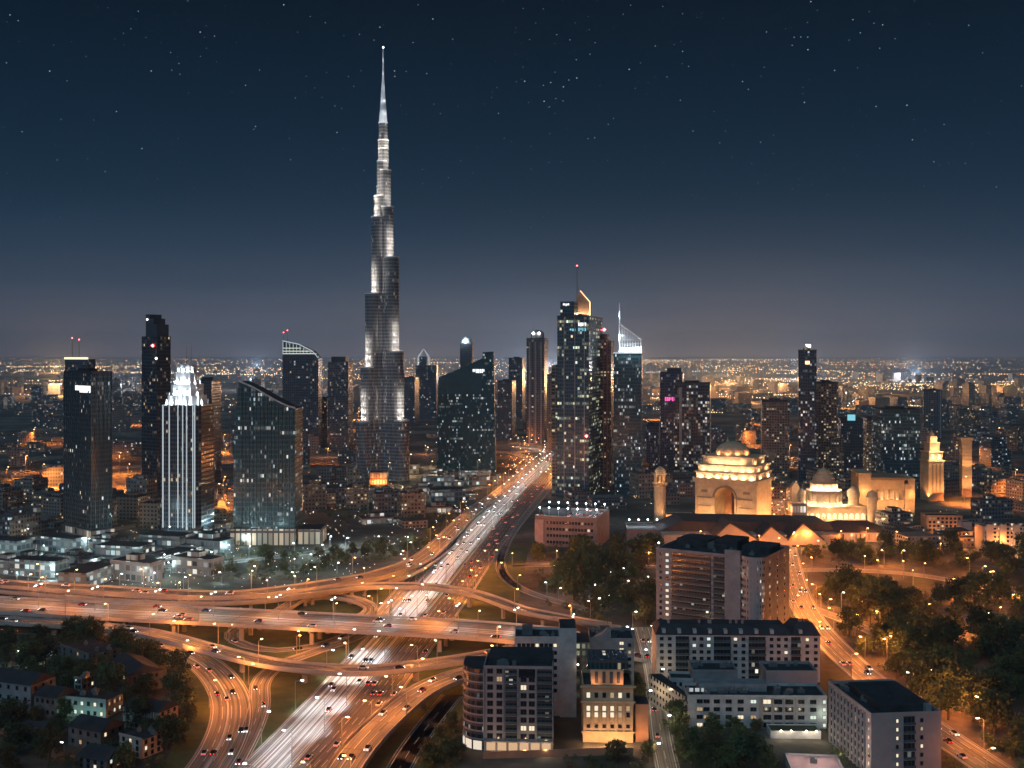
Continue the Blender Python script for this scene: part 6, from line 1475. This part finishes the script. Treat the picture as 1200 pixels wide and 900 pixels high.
def col(px_):
    u = r.random()
    if px_ > 640: return 0 if u < .45 else 1 if u < .72 else 2 if u < .87 else 3 if u < .97 else 4
    return 0 if u < .40 else 1 if u < .74 else 2 if u < .88 else 3 if u < .985 else 4
for i in range(150):                       # strings of lamps along far streets
    py = 419.8 + r.random() ** 1.7 * 58; px0 = r.uniform(-60, 1150); L = r.uniform(30, 260); sl = r.uniform(-.03, .03) * (py - 412) / 30; m = col(px0); st = r.uniform(2.2, 5.5); s0 = r.uniform(.55, 1.25)
    x = px0
    while x < px0 + L:
        if r.random() < .85: dot(x, max(419.6, py + sl * (x - px0) + r.gauss(0, .15)), 9, s0 * r.uniform(.6, 1.3), m if r.random() < .8 else col(x))
        x += st * r.uniform(.6, 1.5)
for i in range(2300):
    py = 419.6 + min(r.expovariate(1 / 16), 100); px_ = r.uniform(-30, 1230); dot(px_, py, 8, r.uniform(.4, 1.15), col(px_))
for cx_, cy_, sx, sy, n, m in ((120, 432, 130, 3.2, 420, 1), (280, 436, 60, 3, 130, 1), (240, 422, 18, 2, 60, 0), (320, 430, 30, 5, 60, 0), (470, 430, 40, 4, 90, 0), (600, 433, 45, 4, 110, 1), (900, 455, 40, 6, 150, 1), (860, 446, 22, 6, 70, 0), (985, 437, 80, 4, 200, 0), (1080, 453, 70, 3.5, 260, 1), (1150, 461, 50, 3, 120, 1), (1000, 465, 40, 8, 120, 2), (770, 428, 90, 4, 120, 0), (620, 540, 30, 5, 60, 3)):
    for i in range(n): dot(r.gauss(cx_, sx), max(419.8, r.gauss(cy_, sy)), 8, r.uniform(.5, 1.2), m if r.random() < .65 else col(cx_))
for i in range(700):
    px_, py = r.uniform(-20, 1220), r.uniform(470, 600)
    q = G(px_, py)
    if on_road(q.x, q.y, 1): continue
    dot(px_, py, 6, r.uniform(.35, .85), r.choice((2, 2, 1, 0, 0, 3)) if px_ < 640 else col(px_))
for i in range(760):
    px_, py = r.uniform(0, 560), r.uniform(575, 690)
    q = G(px_, py)
    if on_road(q.x, q.y, 1) or in_foot(q.x, q.y, 1): continue
    dot(px_, py, 4, r.uniform(.4, .9), r.choice((2, 2, 2, 1, 0)))
o = k.build('distant_street_lights', LMATS); tag(o, kind='stuff')
